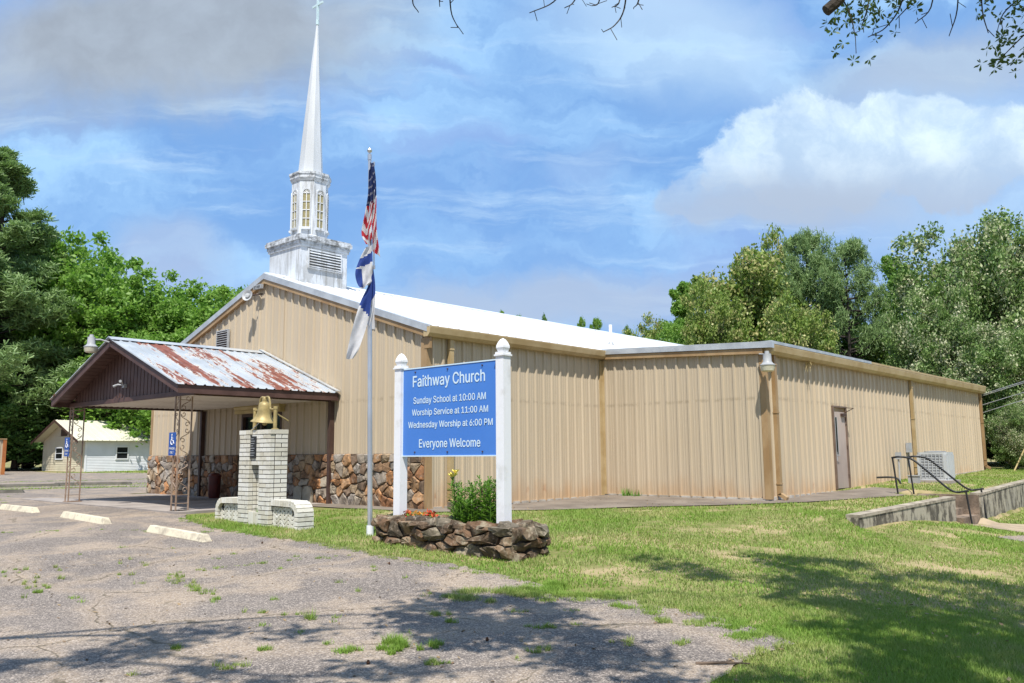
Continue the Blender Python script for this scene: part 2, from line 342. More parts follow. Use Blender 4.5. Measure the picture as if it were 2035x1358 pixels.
def asphalt():
    mt, G = newmat('aged_asphalt')
    p = G.pos
    big = G.noise(p, .6, 6, .68); c = G.mix(G.step(big, .35, .65), (.155, .134, .118), (.098, .085, .077))
    p2 = G.noise(G.mapv(p, loc=(7, 2, 0)), .85, 6, .62); c = G.mix(G.math('MULTIPLY', G.step(p2, .48, .64), .75), c, (.32, .25, .18))
    med = G.noise(p, 6, 6, .7); c = G.mix(G.math('MULTIPLY', G.step(med, .52, .7), .5), c, (.115, .10, .095))
    v = G.n('ShaderNodeTexVoronoi'); G.put(v.inputs['Vector'], p); v.inputs['Scale'].default_value = 75; v.inputs['Randomness'].default_value = 1
    sepv = G.n('ShaderNodeSeparateColor'); G.put(sepv.inputs[0], v.outputs['Color'])
    wv = G.n('ShaderNodeTexNoise'); G.put(wv.inputs['Vector'], p); wv.inputs['Scale'].default_value = 1.3; wv.inputs['Detail'].default_value = 6
    wa = G.n('ShaderNodeVectorMath', operation='MULTIPLY_ADD'); G.put(wa.inputs[0], wv.outputs['Color']); wa.inputs[1].default_value = (.9, .9, 0); G.put(wa.inputs[2], p)
    vc = G.n('ShaderNodeTexVoronoi'); vc.feature = 'DISTANCE_TO_EDGE'; G.put(vc.inputs['Vector'], G.mapv(wa.outputs[0], sc=(1, 1, 0))); vc.inputs['Scale'].default_value = .36
    vd = G.n('ShaderNodeTexVoronoi'); vd.feature = 'DISTANCE_TO_EDGE'; G.put(vd.inputs['Vector'], G.mapv(wa.outputs[0], sc=(1, 1, 0))); vd.inputs['Scale'].default_value = 1.5
    wn_ = G.step(G.noise(G.mapv(p, loc=(3, 3, 0)), 1.1, 4, .6), .42, .60)
    crack = G.math('MULTIPLY', wn_, G.math('MAXIMUM', G.step(vc.outputs['Distance'], .0065, .001), G.math('MULTIPLY', G.step(vd.outputs['Distance'], .014, .002), G.math('MULTIPLY', .6, G.step(G.noise(p, .7, 3), .52, .6)))))
    halo = G.math('MULTIPLY', G.step(vc.outputs['Distance'], .09, .0), .5)
    c = G.mix(halo, c, (.34, .26, .18))
    fine = G.noise(p, 140, 2, .5); c = G.mix(G.step(fine, .45, .7), c, G.mix(.45, c, (.55, .46, .38)))
    agg = G.step(sepv.outputs[0], .62, .9)
    c = G.mix(G.math('MULTIPLY', agg, .62), c, (.47, .40, .34))
    dk = G.step(sepv.outputs[1], .72, .95); c = G.mix(G.math('MULTIPLY', dk, .6), c, (.06, .055, .055))
    v2 = G.n('ShaderNodeTexVoronoi'); G.put(v2.inputs['Vector'], p); v2.inputs['Scale'].default_value = 28
    h = G.math('ADD', G.math('MULTIPLY', v.outputs['Distance'], -.5), G.math('MULTIPLY', v2.outputs['Distance'], -.3))
    c = G.mix(G.math('MULTIPLY', crack, .7), c, (.07, .06, .035))
    h = G.math('ADD', h, G.math('MULTIPLY', med, .5)); h = G.math('SUBTRACT', h, crack)
    return finish(mt, G, c, .93, 0, h, .75, .012, .2)
ASPH = asphalt()
def lawn_mat():
    mt, G = newmat('lawn_soil_and_thatch')
    p = G.pos
    a = G.noise(p, .55, 6, .62); b = G.noise(p, 7, 6, .7)
    c = G.mix(G.step(b, .35, .65), (.14, .17, .045), (.22, .20, .085))
    c = G.mix(G.math('MULTIPLY', G.step(a, .46, .62), .8), c, (.42, .32, .19))
    return finish(mt, G, c, 1, 0, G.noise(p, 18, 6, .7), .8, .03, .1)
LAWN = lawn_mat()
def leafmat(name, c1, c2, c3=None, tr=.35, gloss=.5):
    mt, G = newmat(name)
    ge = G.n('ShaderNodeNewGeometry'); rnd = ge.outputs['Random Per Island']
    c = G.mix(rnd, c1, c2)
    if c3:
        n = G.noise(G.pos, .8, 4, .6); c = G.mix(G.math('MULTIPLY', G.step(n, .42, .62), G.step(rnd, .25, .6)), c, c3)
    tcol = G.mix(.5, c, tuple(min(1, x*1.5) for x in (c1[0], c1[1]*1.15, c1[2]*.6)))
    return finish(mt, G, c, gloss, 0, None, spec=.35, trans=(tr, tcol))
def grass_mat():
    mt, G = newmat('grass_blades')
    ge = G.n('ShaderNodeNewGeometry'); rnd = ge.outputs['Random Per Island']; p = G.pos
    c = G.mix(rnd, (.15, .27, .035), (.25, .38, .07))
    a = G.noise(p, .6, 5, .62); b = G.noise(G.mapv(p, loc=(3, 8, 0)), 2.2, 5, .6)
    dry = G.math('MULTIPLY', G.step(a, .40, .64), .75); c = G.mix(G.math('MULTIPLY', dry, G.step(rnd, .05, .75)), c, (.48, .42, .22))
    c = G.mix(G.math('MULTIPLY', G.step(b, .52, .68), .5), c, (.33, .36, .10))
    return finish(mt, G, c, .6, 0, None, spec=.25, trans=(.35, G.mix(.5, c, (.30, .42, .06))))
GRASS = grass_mat()
L_BRIGHT = leafmat('bright_green_leaves', (.13, .26, .04), (.26, .42, .08), None, .42)
L_DARK = leafmat('deep_green_leaves', (.06, .14, .03), (.14, .25, .06), None, .3)
L_YEL = leafmat('yellow_green_leaves', (.11, .20, .03), (.26, .33, .07), (.48, .44, .19), .28)
L_WHT = leafmat('flowering_privet_leaves', (.085, .17, .035), (.21, .30, .085), (.52, .52, .33), .25)
L_PINE = leafmat('pine_needles', (.13, .22, .07), (.27, .38, .15), None, .25)
L_OAK = leafmat('water_oak_leaves', (.05, .10, .02), (.12, .19, .035), None, .3)
L_LILY = leafmat('lily_foliage', (.10, .22, .03), (.19, .34, .06), None, .3)
BARK = simple('grey_brown_bark', (.15, .11, .08), (.08, .06, .045), 3, .95, bscale=12, bstr=1, bdist=.03, stretch=(1, 1, .3))
BARKD = simple('dark_bark', (.06, .05, .042), (.035, .03, .025), 3, .95, bscale=12, bstr=1, bdist=.03)

# ------------------------------------------------------------------ mesh helpers
def org(o):
    v = np.zeros(3)
    while o is not None: v += np.array(o.location); o = o.parent
    return v
def link(name, me, parent=None, loc=None, smooth=False):
    o = bpy.data.objects.new(name, me); COL.objects.link(o)
    if parent: o.parent = parent
    if loc is not None: o.location = tuple(loc)
    return o
def tag(o, label=None, cat=None, group=None, kind=None):
    if label: o['label'] = label
    if cat: o['category'] = cat
    if group: o['group'] = group
    if kind: o['kind'] = kind
    return o
def thing(name, loc, label, cat, group=None):
    o = bpy.data.objects.new(name, None); COL.objects.link(o); o.location = tuple(loc); o.empty_display_size = .2
    return tag(o, label, cat, group)
class MB:
    def __init__(s): s.v = []; s.f = []; s.mi = []; s.cur = 0
    def add(s, vs, fs):
        b = len(s.v); s.v += [tuple(float(c) for c in p) for p in vs]; s.f += [tuple(i+b for i in f) for f in fs]; s.mi += [s.cur]*len(fs); return s
    def box(s, x0, x1, y0, y1, z0, z1):
        return s.add([(x0,y0,z0),(x1,y0,z0),(x1,y1,z0),(x0,y1,z0),(x0,y0,z1),(x1,y0,z1),(x1,y1,z1),(x0,y1,z1)],
                     [(0,3,2,1),(4,5,6,7),(0,1,5,4),(1,2,6,5),(2,3,7,6),(3,0,4,7)])
    def obox(s, c, a, b, h):
        c, a, b, h = map(np.asarray, (c, a, b, h))
        P = [c+i*a+j*b+k*h for k in (-1, 1) for (i, j) in ((-1,-1),(1,-1),(1,1),(-1,1))]
        return s.add(P, [(0,3,2,1),(4,5,6,7),(0,1,5,4),(1,2,6,5),(2,3,7,6),(3,0,4,7)])
    def prism(s, poly, d):
        """poly: list of 3d points, extruded by vector d"""
        n = len(poly); P = [np.asarray(p, float) for p in poly]; d = np.asarray(d, float)
        return s.add(P+[p+d for p in P], [tuple(range(n-1, -1, -1)), tuple(range(n, 2*n))]+[(i, (i+1) % n, n+(i+1) % n, n+i) for i in range(n)])
    def tube(s, pts, r, n=8, cap=True):
        pts = [np.asarray(p, float) for p in pts]; rs = r if isinstance(r, (list, tuple, np.ndarray)) else [r]*len(pts)
        V = []; prev = None
        for i, p in enumerate(pts):
            t = pts[min(i+1, len(pts)-1)]-pts[max(i-1, 0)]; t = t/(np.linalg.norm(t)+1e-9)
            if prev is None:
                a = np.array([0, 0, 1.]) if abs(t[2]) < .9 else np.array([1., 0, 0]); prev = np.cross(t, a)
            e = prev-t*(prev@t); e /= (np.linalg.norm(e)+1e-9); q = np.cross(t, e); prev = e
            for k in range(n):
                w = 2*math.pi*k/n; V.append(p+(e*math.cos(w)+q*math.sin(w))*rs[i])
        F = [(i*n+k, i*n+(k+1) % n, (i+1)*n+(k+1) % n, (i+1)*n+k) for i in range(len(pts)-1) for k in range(n)]
        if cap: F += [tuple(range(n-1, -1, -1)), tuple((len(pts)-1)*n+k for k in range(n))]
        return s.add(V, F)
    def lathe(s, prof, c=(0, 0, 0), n=20, ax=2, tilt=None, phase=0):
        V = []; c = np.asarray(c, float)
        for (r, z) in prof:
            for k in range(n):
                w = 2*math.pi*k/n+phase; p = np.array([r*math.cos(w), r*math.sin(w), z])
                if ax == 1: p = np.array([p[0], p[2], p[1]])
                if ax == 0: p = np.array([p[2], p[0], p[1]])
                if tilt is not None: p = tilt @ p
                V.append(c+p)
        F = [(i*n+k, i*n+(k+1) % n, (i+1)*n+(k+1) % n, (i+1)*n+k) for i in range(len(prof)-1) for k in range(n)]
        F += [tuple(range(n-1, -1, -1)), tuple((len(prof)-1)*n+k for k in range(n))]
        return s.add(V, F)
    def build(s, name, mat, parent=None, smooth=False, loc=None):
        off = org(parent) if parent is not None else np.zeros(3)
        me = bpy.data.meshes.new(name)
        me.from_pydata([(p[0]-off[0], p[1]-off[1], p[2]-off[2]) for p in s.v], [], s.f)
        for mm in (mat if isinstance(mat, (list, tuple)) else [mat]): me.materials.append(mm)
        if isinstance(mat, (list, tuple)): me.polygons.foreach_set('material_index', s.mi)
        if smooth: me.polygons.foreach_set('use_smooth', [True]*len(me.polygons)); 
        me.update()
        if smooth and smooth != 'all':
            try: me.set_sharp_from_angle(angle=math.radians(38))
            except Exception: pass
        return link(name, me, parent, loc)
def fast_mesh(name, V, nper, mat, parent=None, smooth=False):
    """V: (N*nper,3) array of separate polygons with nper corners"""
    off = org(parent) if parent is not None else np.zeros(3)
    V = (np.asarray(V, float)-off).astype(np.float32); n = len(V); nf = n//nper
    me = bpy.data.meshes.new(name); me.vertices.add(n); me.vertices.foreach_set('co', V.ravel())
    me.loops.add(n); me.loops.foreach_set('vertex_index', np.arange(n, dtype=np.int32))
    me.polygons.add(nf); me.polygons.foreach_set('loop_start', np.arange(0, n, nper, dtype=np.int32))
    me.polygons.foreach_set('loop_total', np.full(nf, nper, dtype=np.int32))
    me.materials.append(mat); me.update(calc_edges=True)
    return link(name, me, parent)
def curve_pts(P, n=8):
    """Catmull-Rom through P"""
    P = [np.asarray(p, float) for p in P]; Q = [2*P[0]-P[1]]+P+[2*P[-1]-P[-2]]; o = []
    for i in range(1, len(Q)-2):
        for k in range(n):
            t = k/n; a, b, c, d = Q[i-1:i+3]
            o.append(.5*((2*b)+(-a+c)*t+(2*a-5*b+4*c-d)*t*t+(-a+3*b-3*c+d)*t**3))
    o.append(P[-1]); return o

# ------------------------------------------------------------------ terrain
def lines(segs):
    o = []
    for a, b, st in segs:
        n = max(1, int(round((b-a)/st))); o += list(np.linspace(a, b, n+1)[:-1])
    return np.array(o+[segs[-1][1]])
gx = lines([(-420,-120,50),(-120,-30,6),(-30,-6,1.0),(-6,5.6,.3),(5.6,7.9,.085),(7.9,16,.3),(16,40,3),(40,420,40)])
gy = lines([(-300,-60,40),(-60,-14,4),(-14,8,.3),(8,9.9,.3),(9.9,11.7,.1),(11.7,26,.35),(26,80,3),(80,500,40)])
GX, GY = np.meshgrid(gx, gy); Z = gz(GX, GY)
nx, ny = len(gx), len(gy)
me = bpy.data.meshes.new('lawn'); me.from_pydata(np.stack([GX, GY, Z], -1).reshape(-1, 3).tolist(), [], [(j*nx+i, j*nx+i+1, (j+1)*nx+i+1, (j+1)*nx+i) for j in range(ny-1) for i in range(nx-1)])
me.materials.append(LAWN); me.polygons.foreach_set('use_smooth', [True]*len(me.polygons))
tag(link('lawn', me), kind='structure')

def in_poly(x, y, poly):
    x = np.asarray(x); y = np.asarray(y); c = np.zeros(x.shape, bool); n = len(poly)
    for i in range(n):
        x1, y1 = poly[i]; x2, y2 = poly[(i+1) % n]
        if y1 == y2: continue
        k = ((y1 > y) != (y2 > y)) & (x < (x2-x1)*(y-y1)/(y2-y1)+x1); c ^= k
    return c
from mathutils.geometry import delaunay_2d_cdt
def sheet_on_ground(name, poly, mat, dz, step=.5, jit=0., stepfar=None, extra=None, seg=.35):
    P = []
    rr = random.Random(3)
    for i in range(len(poly)):
        a = np.array(poly[i], float); b = np.array(poly[(i+1) % len(poly)], float); L = np.linalg.norm(b-a)
        if L > 30: n = max(1, int(L/5))
        else: n = max(1, int(L/seg))
        for k in range(n):
            q = a+(b-a)*k/n
            if k and jit and L < 30: q = q+np.array([rr.uniform(-jit, jit), rr.uniform(-jit, jit)])
            P.append(q)
    xs = [p[0] for p in P]; ys = [p[1] for p in P]
    I = []
    def grid(x0, x1, y0, y1, st):
        X, Y = np.meshgrid(np.arange(x0, x1, st), np.arange(y0, y1, st)); X = X.ravel()+.013; Y = Y.ravel()+.017
        k = in_poly(X, Y, [tuple(p) for p in P]); return list(zip(X[k], Y[k]))
    if stepfar:
        I += [p for p in grid(min(xs), max(xs), min(ys), max(ys), stepfar) if not (-16 < p[0] < 16 and -16 < p[1] < 13)]
        I += grid(max(-16, min(xs)), min(16, max(xs)), max(-16, min(ys)), min(13, max(ys)), step)
    else: I = grid(min(xs), max(xs), min(ys), max(ys), step)
    n = len(P); verts = [Vector((float(p[0]), float(p[1]))) for p in P]+[Vector((float(a), float(b))) for a, b in I]
    r = delaunay_2d_cdt(verts, [(i, (i+1) % n) for i in range(n)], [list(range(n))], 1, 1e-5)
    V = np.array([(v.x, v.y) for v in r[0]]); z = gz(V[:, 0], V[:, 1])+dz
    me = bpy.data.meshes.new(name); me.from_pydata([(a[0], a[1], c) for a, c in zip(V, z)], [], [tuple(f) for f in r[2]])
    me.materials.append(mat); me.update(); return link(name, me)
ASPH_POLY = [(-3.4,-3.38),(-2.64,-3.78),(-.87,-4.11),(.59,-4.12),(2.04,-3.97),(3.9,-4.18),(4.97,-4.02),(5.98,-4.16),(6.73,-4.31),(7.14,-4.67),(7.53,-4.45),(7.86,-4.29),(8.81,-4.42),(9.7,-4.82),(9.95,-5.0),(9.9,-5.76),(10.0,-6.46),
 (10.6,-9),(11.5,-14),(10,-40),(-110,-50),(-110,24),(-58,13.5),(-50,15),(-34,14),(-22,12),(-13.2,9),(-12.7,.3),(-12.6,-.6),(-3.6,-.6)]
tag(sheet_on_ground('parking_lot', ASPH_POLY, ASPH, .012, .5, .06, 4, seg=.16), kind='structure')
WALK_POLY = [(-3.2,-.85),(-1.5,-.72),(.5,-.5),(1.25,1.28),(2.66,3.38),(4.4,5.15),(5.24,6.39),(5.75,7.98),(6.25,9.6),(6.25,11.5),(5.0,11.4),(4.56,9.0),(4.56,6.16),(.02,6.16),(.02,.02),(-3.2,-.02)]
tag(sheet_on_ground('walkway', WALK_POLY, simple('grey_brown_walkway', (.215, .18, .145), (.14, .115, .092), 1.1, .95, bscale=50, bstr=.6), .02, .5, .03), kind='structure')
PATH = [(7.45,10.1),(8.2,9.9),(9.6,9.4),(12,9),(20,9),(20,13),(9,13.2),(7.45,11.6)]
tag(sheet_on_ground('path', PATH, simple('worn_sandy_path', (.38, .30, .20), (.27, .21, .15), 1.4, .95, bscale=50, bstr=.6), .012, .6, .06), kind='structure')
APRON = [(8.85,6.6),(9.3,6.4),(20,5.5),(20,8.2),(9.6,8.5),(9.0,8.6)]
tag(sheet_on_ground('asphalt_apron', APRON, ASPH, .014, .6, .08), kind='structure')
mb = MB(); mb.box(-12.2, -3.3, -3.62, -.02, -.12, .012); mb.build('carport_slab', CONC)['kind'] = 'structure'

# ------------------------------------------------------------------ ribbed metal sheets
def profile(s0, s1, phase=0., pitch=.3048, h=.038, minor=True, w=.045):
    """(s, height) of a ribbed sheet between s0 and s1"""
    pts = [(s0, 0.)]
    k0 = int(math.floor((s0-phase)/pitch))-1; k1 = int(math.ceil((s1-phase)/pitch))+1
    for k in range(k0, k1+1):
        c = phase+k*pitch
        L = [(c-w, 0), (c-w*.5, h), (c+w*.5, h), (c+w, 0)]
        if minor: L += [(c+.105, 0), (c+.113, .006), (c+.127, .006), (c+.135, 0), (c+.170, 0), (c+.178, .006), (c+.192, .006), (c+.20, 0)]
        pts += [q for q in L if s0+1e-4 < q[0] < s1-1e-4]
    pts.append((s1, 0.))
    return pts
def sheet(mb, o, dS, dT, nrm, prof, t0, t1):
    o, dS, dT, nrm = map(lambda q: np.asarray(q, float), (o, dS, dT, nrm))
    V = []; F = []
    for s_, h in prof:
        a = t0(s_) if callable(t0) else t0; b = t1(s_) if callable(t1) else t1
        V.append(o+dS*s_+dT*a+nrm*h); V.append(o+dS*s_+dT*b+nrm*h)
    for i in range(len(prof)-1): F.append((2*i, 2*i+2, 2*i+3, 2*i+1))
    mb.add(V, F)
def panels(name, parent, o, dS, dT, nrm, S0, S1, t0, t1, mat, phase=0., pw=.9144, holes=None, **kw):
    s = S0; out = []
    while s < S1-1e-3:
        e = min(s+pw, S1); 
        if S1-e < .15: e = S1
        mb = MB(); cuts = [(s, e, t0, t1)]
        if holes:
            for (ha, hb, hz0, hz1) in holes:
                nc = []
                for (a, b, q0, q1) in cuts:
                    if hb <= a or ha >= b: nc.append((a, b, q0, q1)); continue
                    if ha > a: nc.append((a, ha, q0, q1))
                    if hb < b: nc.append((hb, b, q0, q1))
                    a2, b2 = max(a, ha), min(b, hb)
                    if hz0 is not None: nc.append((a2, b2, q0, hz0))
                    nc.append((a2, b2, hz1, q1))
                cuts = nc
        for (a, b, q0, q1) in cuts: sheet(mb, o, dS, dT, nrm, profile(a, b, phase, **kw), q0, q1)
        out.append(mb.build(name, mat, parent)); s = e
    return out
X_, Y_, Z_ = np.eye(3)
BW, YA, XA, HE, HA = 12.385, 6.2, 4.526, 3.56, 3.31
YE = 25.1
church = thing('church_building', (-6.2, 0, 0), 'long tan ribbed metal church with white roof, stone front base and flat side wing', 'church')
SL = (5.55-3.554)/6.19
rake = lambda s: HE+SL*(6.1925-abs(s+6.1925))
# gable front: the stone base is 1.15 high, door opening between -7.28 and -5.25
DX0, DX1, DZ = -7.22, -5.32, 2.2
panels('wall_panel', church, (0,0,0), X_, Z_, -Y_, -BW, 0, 1.13, rake, TAN, phase=-.12, holes=[(DX0, DX1, None, DZ)])
# east side of the nave, the wing front and the wing's long side
panels('wall_panel', church, (0,0,0), Y_, Z_, X_, 0, YA, .0, 3.66, TAN, phase=.15)
panels('wall_panel', church, (0,YA,0), X_, Z_, -Y_, 0, XA, .06, lambda s: 3.56-.055*s, TAN, phase=.1228)
base_z = lambda s: .03+.3*(s-YA)/18.9
DY0, DY1 = 10.02, 10.92
panels('wall_panel', church, (XA,0,0), Y_, Z_, X_, YA, YE, base_z, 3.35, TAN, phase=.1, holes=[(DY0, DY1, None, 2.27)])
panels('wall_panel', church, (XA,YE,0), -X_, Z_, Y_, 0, XA+BW, .2, 3.3, TAN, pw=3.6, minor=False)
panels('wall_panel', church, (-BW,YE,0), -Y_, Z_, -X_, 0, YE, 0, 3.66, TAN, pw=3.6, minor=False)
mb = MB(); mb.prism([(-BW, YE-.02, 3.2), (0, YE-.02, 3.2), (0, YE-.02, 3.66), (-6.19, YE-.02, 5.66), (-BW, YE-.02, 3.66)], (0, -.04, 0)); mb.build('rear_gable', TAN, church)
# concrete footing showing as a pale line
mb = MB(); mb.box(.03, XA-.02, YA-.03, YA+.2, -.1, .075); mb.box(XA-.2, XA+.03, YA+.0, 9.98, -.2, .1)
mb.prism([(XA+.03, 10.95, -.1), (XA+.03, YE, -.1), (XA+.03, YE, .35), (XA+.03, 10.95, .13)], (-.2, 0, 0))
mb.box(-.2, .03, .05, YA-.05, -.15, .03); mb.build('footing', simple('pale_footing', (.5, .47, .42), (.33, .29, .24), 3, .9), church)
# roof, 3-ft sheets running from ridge to eave
sl = np.array([1, 0, -SL]); sl /= np.linalg.norm(sl); nr = np.array([SL, 0, 1]); nr /= np.linalg.norm(nr)
TL = math.hypot(6.42, 6.42*SL)
panels('roof_panel', church, (-6.19,0,5.80), Y_, sl, nr, -.1, YE+.1, 0, TL, ROOFW, phase=.1, minor=False, h=.035, w=.04)
sl2 = sl*np.array([-1, 1, 1]); nr2 = nr*np.array([-1, 1, 1])
panels('roof_panel', church, (-6.19,0,5.80), Y_, sl2, nr2, -.1, YE+.1, 0, TL, ROOFW, phase=.1, minor=False, h=.035, w=.04)
mb = MB(); mb.prism([(-6.45, -.1, 5.77), (-6.19, -.1, 5.865), (-5.93, -.1, 5.77), (-5.93, -.1, 5.74), (-6.19, -.1, 5.83), (-6.45, -.1, 5.74)], (0, YE+.2, 0)); mb.build('ridge_cap', ROOFW, church)
# wing roof, nearly flat, hidden behind its fascia
panels('roof_panel', church, (0.2,0,3.735), Y_, (1,0,-.052), (0,0,1), YA-.02, YE+.1, 0, XA, ROOFW, phase=.1, minor=False, pw=1.8288)
# rake trim on the gable: grey flashing above, brown board below
for sgn in (-1, 1):
    xa, xb = -6.19, -6.19+sgn*6.33
    za = lambda x, d: 5.80-SL*abs(x+6.19)-d
    ye = -.13
    P = lambda d0, d1: [(xa, ye, za(xa, d0)), (xb, ye, za(xb, d0)), (xb, ye, za(xb, d1)), (xa, ye, za(xa, d1))]
    mb = MB(); mb.prism(P(-.03, .12), (0, .14, 0)); mb.build('rake_flashing', GALV, church)
    ye = -.105
    mb = MB(); mb.prism(P(.12, .24), (0, .105, 0)); mb.build('rake_board', TRIM, church)
mb = MB(); mb.box(-.02, .16, -.05, .0, 3.3, 3.54); mb.build('trim_return', TRIM, church)
# gutters
def gutter(x0, y0, y1, zt, zb, mat, parent, name='gutter'):
    mb = MB(); prof = [(x0, zt-.02), (x0, zb), (x0+.13, zb), (x0+.19, zb+.07), (x0+.21, zt-.03), (x0+.21, zt), (x0+.19, zt), (x0+.19, zt-.02)]
    mb.prism([(a, y0, b) for a, b in prof], (0, y1-y0, 0)); return mb.build(name, mat, parent)
gutter(.03, -.12, YA-.03, 3.755, 3.54, GUT, church)
gutter(XA+.03, YA-.02, YE+.12, 3.53, 3.30, GUT, church)
mb = MB(); mb.box(XA-.1, XA+.245, YA-.06, 12.5, 3.532, 3.60); mb.build('eave_flashing', GALV, church)
mb = MB(); mb.box(XA-.1, XA+.245, 12.503, YE+.12, 3.532, 3.59); mb.build('eave_flashing', GUT, church)
# wing front fascia: descends gently to the corner
mb = MB(); mb.prism([(.03, YA-.12, 3.66), (XA+.03, YA-.12, 3.43), (XA+.03, YA-.12, 3.31), (.03, YA-.12, 3.54)], (0, .12, 0)); mb.build('fascia_board', TRIM, church)
mb = MB(); mb.prism([(.1, YA-.15, 3.80), (XA+.26, YA-.15, 3.575), (XA+.26, YA-.15, 3.43), (.1, YA-.15, 3.66)], (0, .17, 0)); mb.build('fascia_flashing', GALV, church)
# corner trims
def corner(x, y, z0, z1, sx, sy, mat=TRIM, w=.13):
    mb = MB(); t = .038
    mb.box(min(x, x+sx*w), max(x, x+sx*w), y-t if sy > 0 else y, y if sy > 0 else y+t, z0, z1)
    return mb
mb = MB(); mb.box(-.13, .042, -.042, 0.0, 0.0, 3.52); mb.box(0.0, .042, 0.001, .13, .0, 3.52); mb.build('corner_trim', TRIM, church)
mb = MB(); mb.box(XA-.10, XA+.042, YA-.042, YA, .05, 3.33); mb.box(XA, XA+.042, YA+.001, YA+.10, .05, 3.33); mb.build('corner_trim', TRIM, church)
mb = MB(); mb.box(.0, .10, YA-.042, YA-.002, .06, 3.5); mb.box(.001, .042, YA-.14, YA-.043, .02, 3.5); mb.build('corner_trim', GUT, church)
mb = MB(); mb.box(-BW-.04, -BW+.10, -.042, 0, 1.15, 3.6); mb.build('corner_trim', TRIM, church)
mb = MB(); mb.box(XA-.1, XA+.042, YE, YE+.04, .35, 3.33); mb.box(XA, XA+.042, YE-.1, YE-.001, .35, 3.33); mb.build('corner_trim', TRIM, church)
# downspouts
def downspout(x, y, z0, z1, parent, mat, kick=True):
    o = church
    mb = MB(); mb.box(x+.035, x+.125, y-.055, y+.055, z0+.12, z1); 
    if kick: mb.prism([(x+.035, y-.055, z0+.12), (x+.125, y-.055, z0+.16), (x+.26, y-.055, z0+.07), (x+.24, y-.055, z0-.01)], (0, .11, 0))
    d = mb.build('downspout', mat, parent)
    m2 = MB()
    for zz in (z0+.35, (z0+z1)/2+.3, z1-.25): m2.box(x+.03, x+.135, y-.066, y+.066, zz, zz+.03)
    m2.build('strap', mat, d)
downspout(0, .62, .02, 3.56, church, GUT)
downspout(XA, YA+.33, .02, 3.32, church, TRIM)
downspout(XA, 16.4, .24, 3.32, church, GUT)
downspout(XA, YE-.18, .36, 3.32, church, TRIM)
# louvred gable vent
vent = MB(); x0, x1, z0, z1 = -8.56, -8.0, 3.95, 4.52
vent.box(x0, x1, -.06, -.035, z0, z1); v_ = vent.build('vent', DRIFT, church)
mb = MB(); mb.box(x0-.03, x0, -.09, -.03, z0-.03, z1+.03); mb.box(x1, x1+.03, -.09, -.03, z0-.03, z1+.03); mb.box(x0, x1, -.09, -.03, z1, z1+.03); mb.box(x0, x1, -.09, -.03, z0-.03, z0); mb.build('frame', LGREY, v_)
for k in range(9):
    zz = z0+.03+k*(z1-z0)/9; mb = MB(); mb.obox(((x0+x1)/2, -.075, zz), ((x1-x0)/2, 0, 0), (0, .022, .016), (0, -.002, .003)); mb.build('slat', LGREY, v_)
# front doors under the porch, with a rolled awning box above
fd = MB(); fd.box(DX0, DX1, .06, .08, .03, DZ); fd = fd.build('front_door', GLASSD, church)
mb = MB()
for a in (DX0, (DX0+DX1)/2-.04, DX1-.08): mb.box(a, a+.08, -.02, .059, .02, DZ)
mb.box(DX0, DX1, -.019, .058, DZ-.09, DZ); mb.box(DX0, DX1, -.018, .057, .02, .16); mb.build('frame', DRIFT, fd)
for a in (-.10, .07):
    mb = MB(); c = (DX0+DX1)/2+a+.01; mb.tube([(c, .0, .95), (c, -.06, .97), (c, -.06, 1.25), (c, .0, 1.27)], .012, 6); mb.build('handle', LGREY, fd)
mb = MB(); mb.tube([(-7.34, -.09, 2.36), (-5.2, -.09, 2.36)], .10, 12); mb.box(-7.34, -5.2, -.2, -.02, 2.40, 2.58); mb.box(-7.34, -5.2, -.16, -.02, 2.19, 2.27); mb.build('awning_box', CREAMW, church)
# side door in the wing
sd_ = MB(); sd_.box(XA-.03, XA+.01, DY0+.04, DY1-.04, .15, 2.13); sdo = sd_.build('side_door', DOORM, church)
mb = MB(); mb.box(XA-.05, XA+.05, DY0-.02, DY0+.04, .13, 2.28); mb.box(XA-.05, XA+.05, DY1-.04, DY1+.02, .13, 2.28); mb.box(XA-.05, XA+.049, DY0+.04, DY1-.04, 2.24, 2.28); mb.build('frame', simple('brown_door_frame', (.20, .14, .105), (.14, .10, .075), 3, .5), sdo)
mb = MB(); mb.box(XA-.03, XA+.008, DY0+.04, DY1-.04, 2.135, 2.238); mb.build('transom', TRIM, sdo)
mb = MB(); mb.box(XA+.011, XA+.022, DY0+.13, DY0+.25, 1.02, 1.98); mb.build('window', GLASSD, sdo)
mb = MB(); mb.box(XA+.011, XA+.028, DY0+.11, DY0+.13, 1.0, 2.0); mb.box(XA+.011, XA+.028, DY0+.25, DY0+.27, 1.0, 2.0); mb.build('window_frame', LGREY, sdo)
mb = MB(); mb.box(XA+.012, XA+.04, DY0+.07, DY0+.12, .86, 1.08); mb.tube([(XA+.03, DY0+.095, 1.0), (XA+.08, DY0+.1, 1.0), (XA+.08, DY0+.2, .99)], .011, 6); mb.build('handle', LGREY, sdo)
mb = MB(); mb.box(XA+.012, XA+.07, DY0+.55, DY0+.82, 2.02, 2.09); mb.tube([(XA+.05, DY0+.7, 2.1), (XA+.3, DY0+.72, 2.22), (XA+.06, DY0+.86, 2.25)], .011, 5); mb.build('door_closer', DRIFT, sdo)
for zz in (.4, 1.15, 1.9):
    mb = MB(); mb.tube([(XA+.03, DY1-.035, zz), (XA+.03, DY1-.035, zz+.1)], .013, 6); mb.build('hinge', DRIFT, sdo)

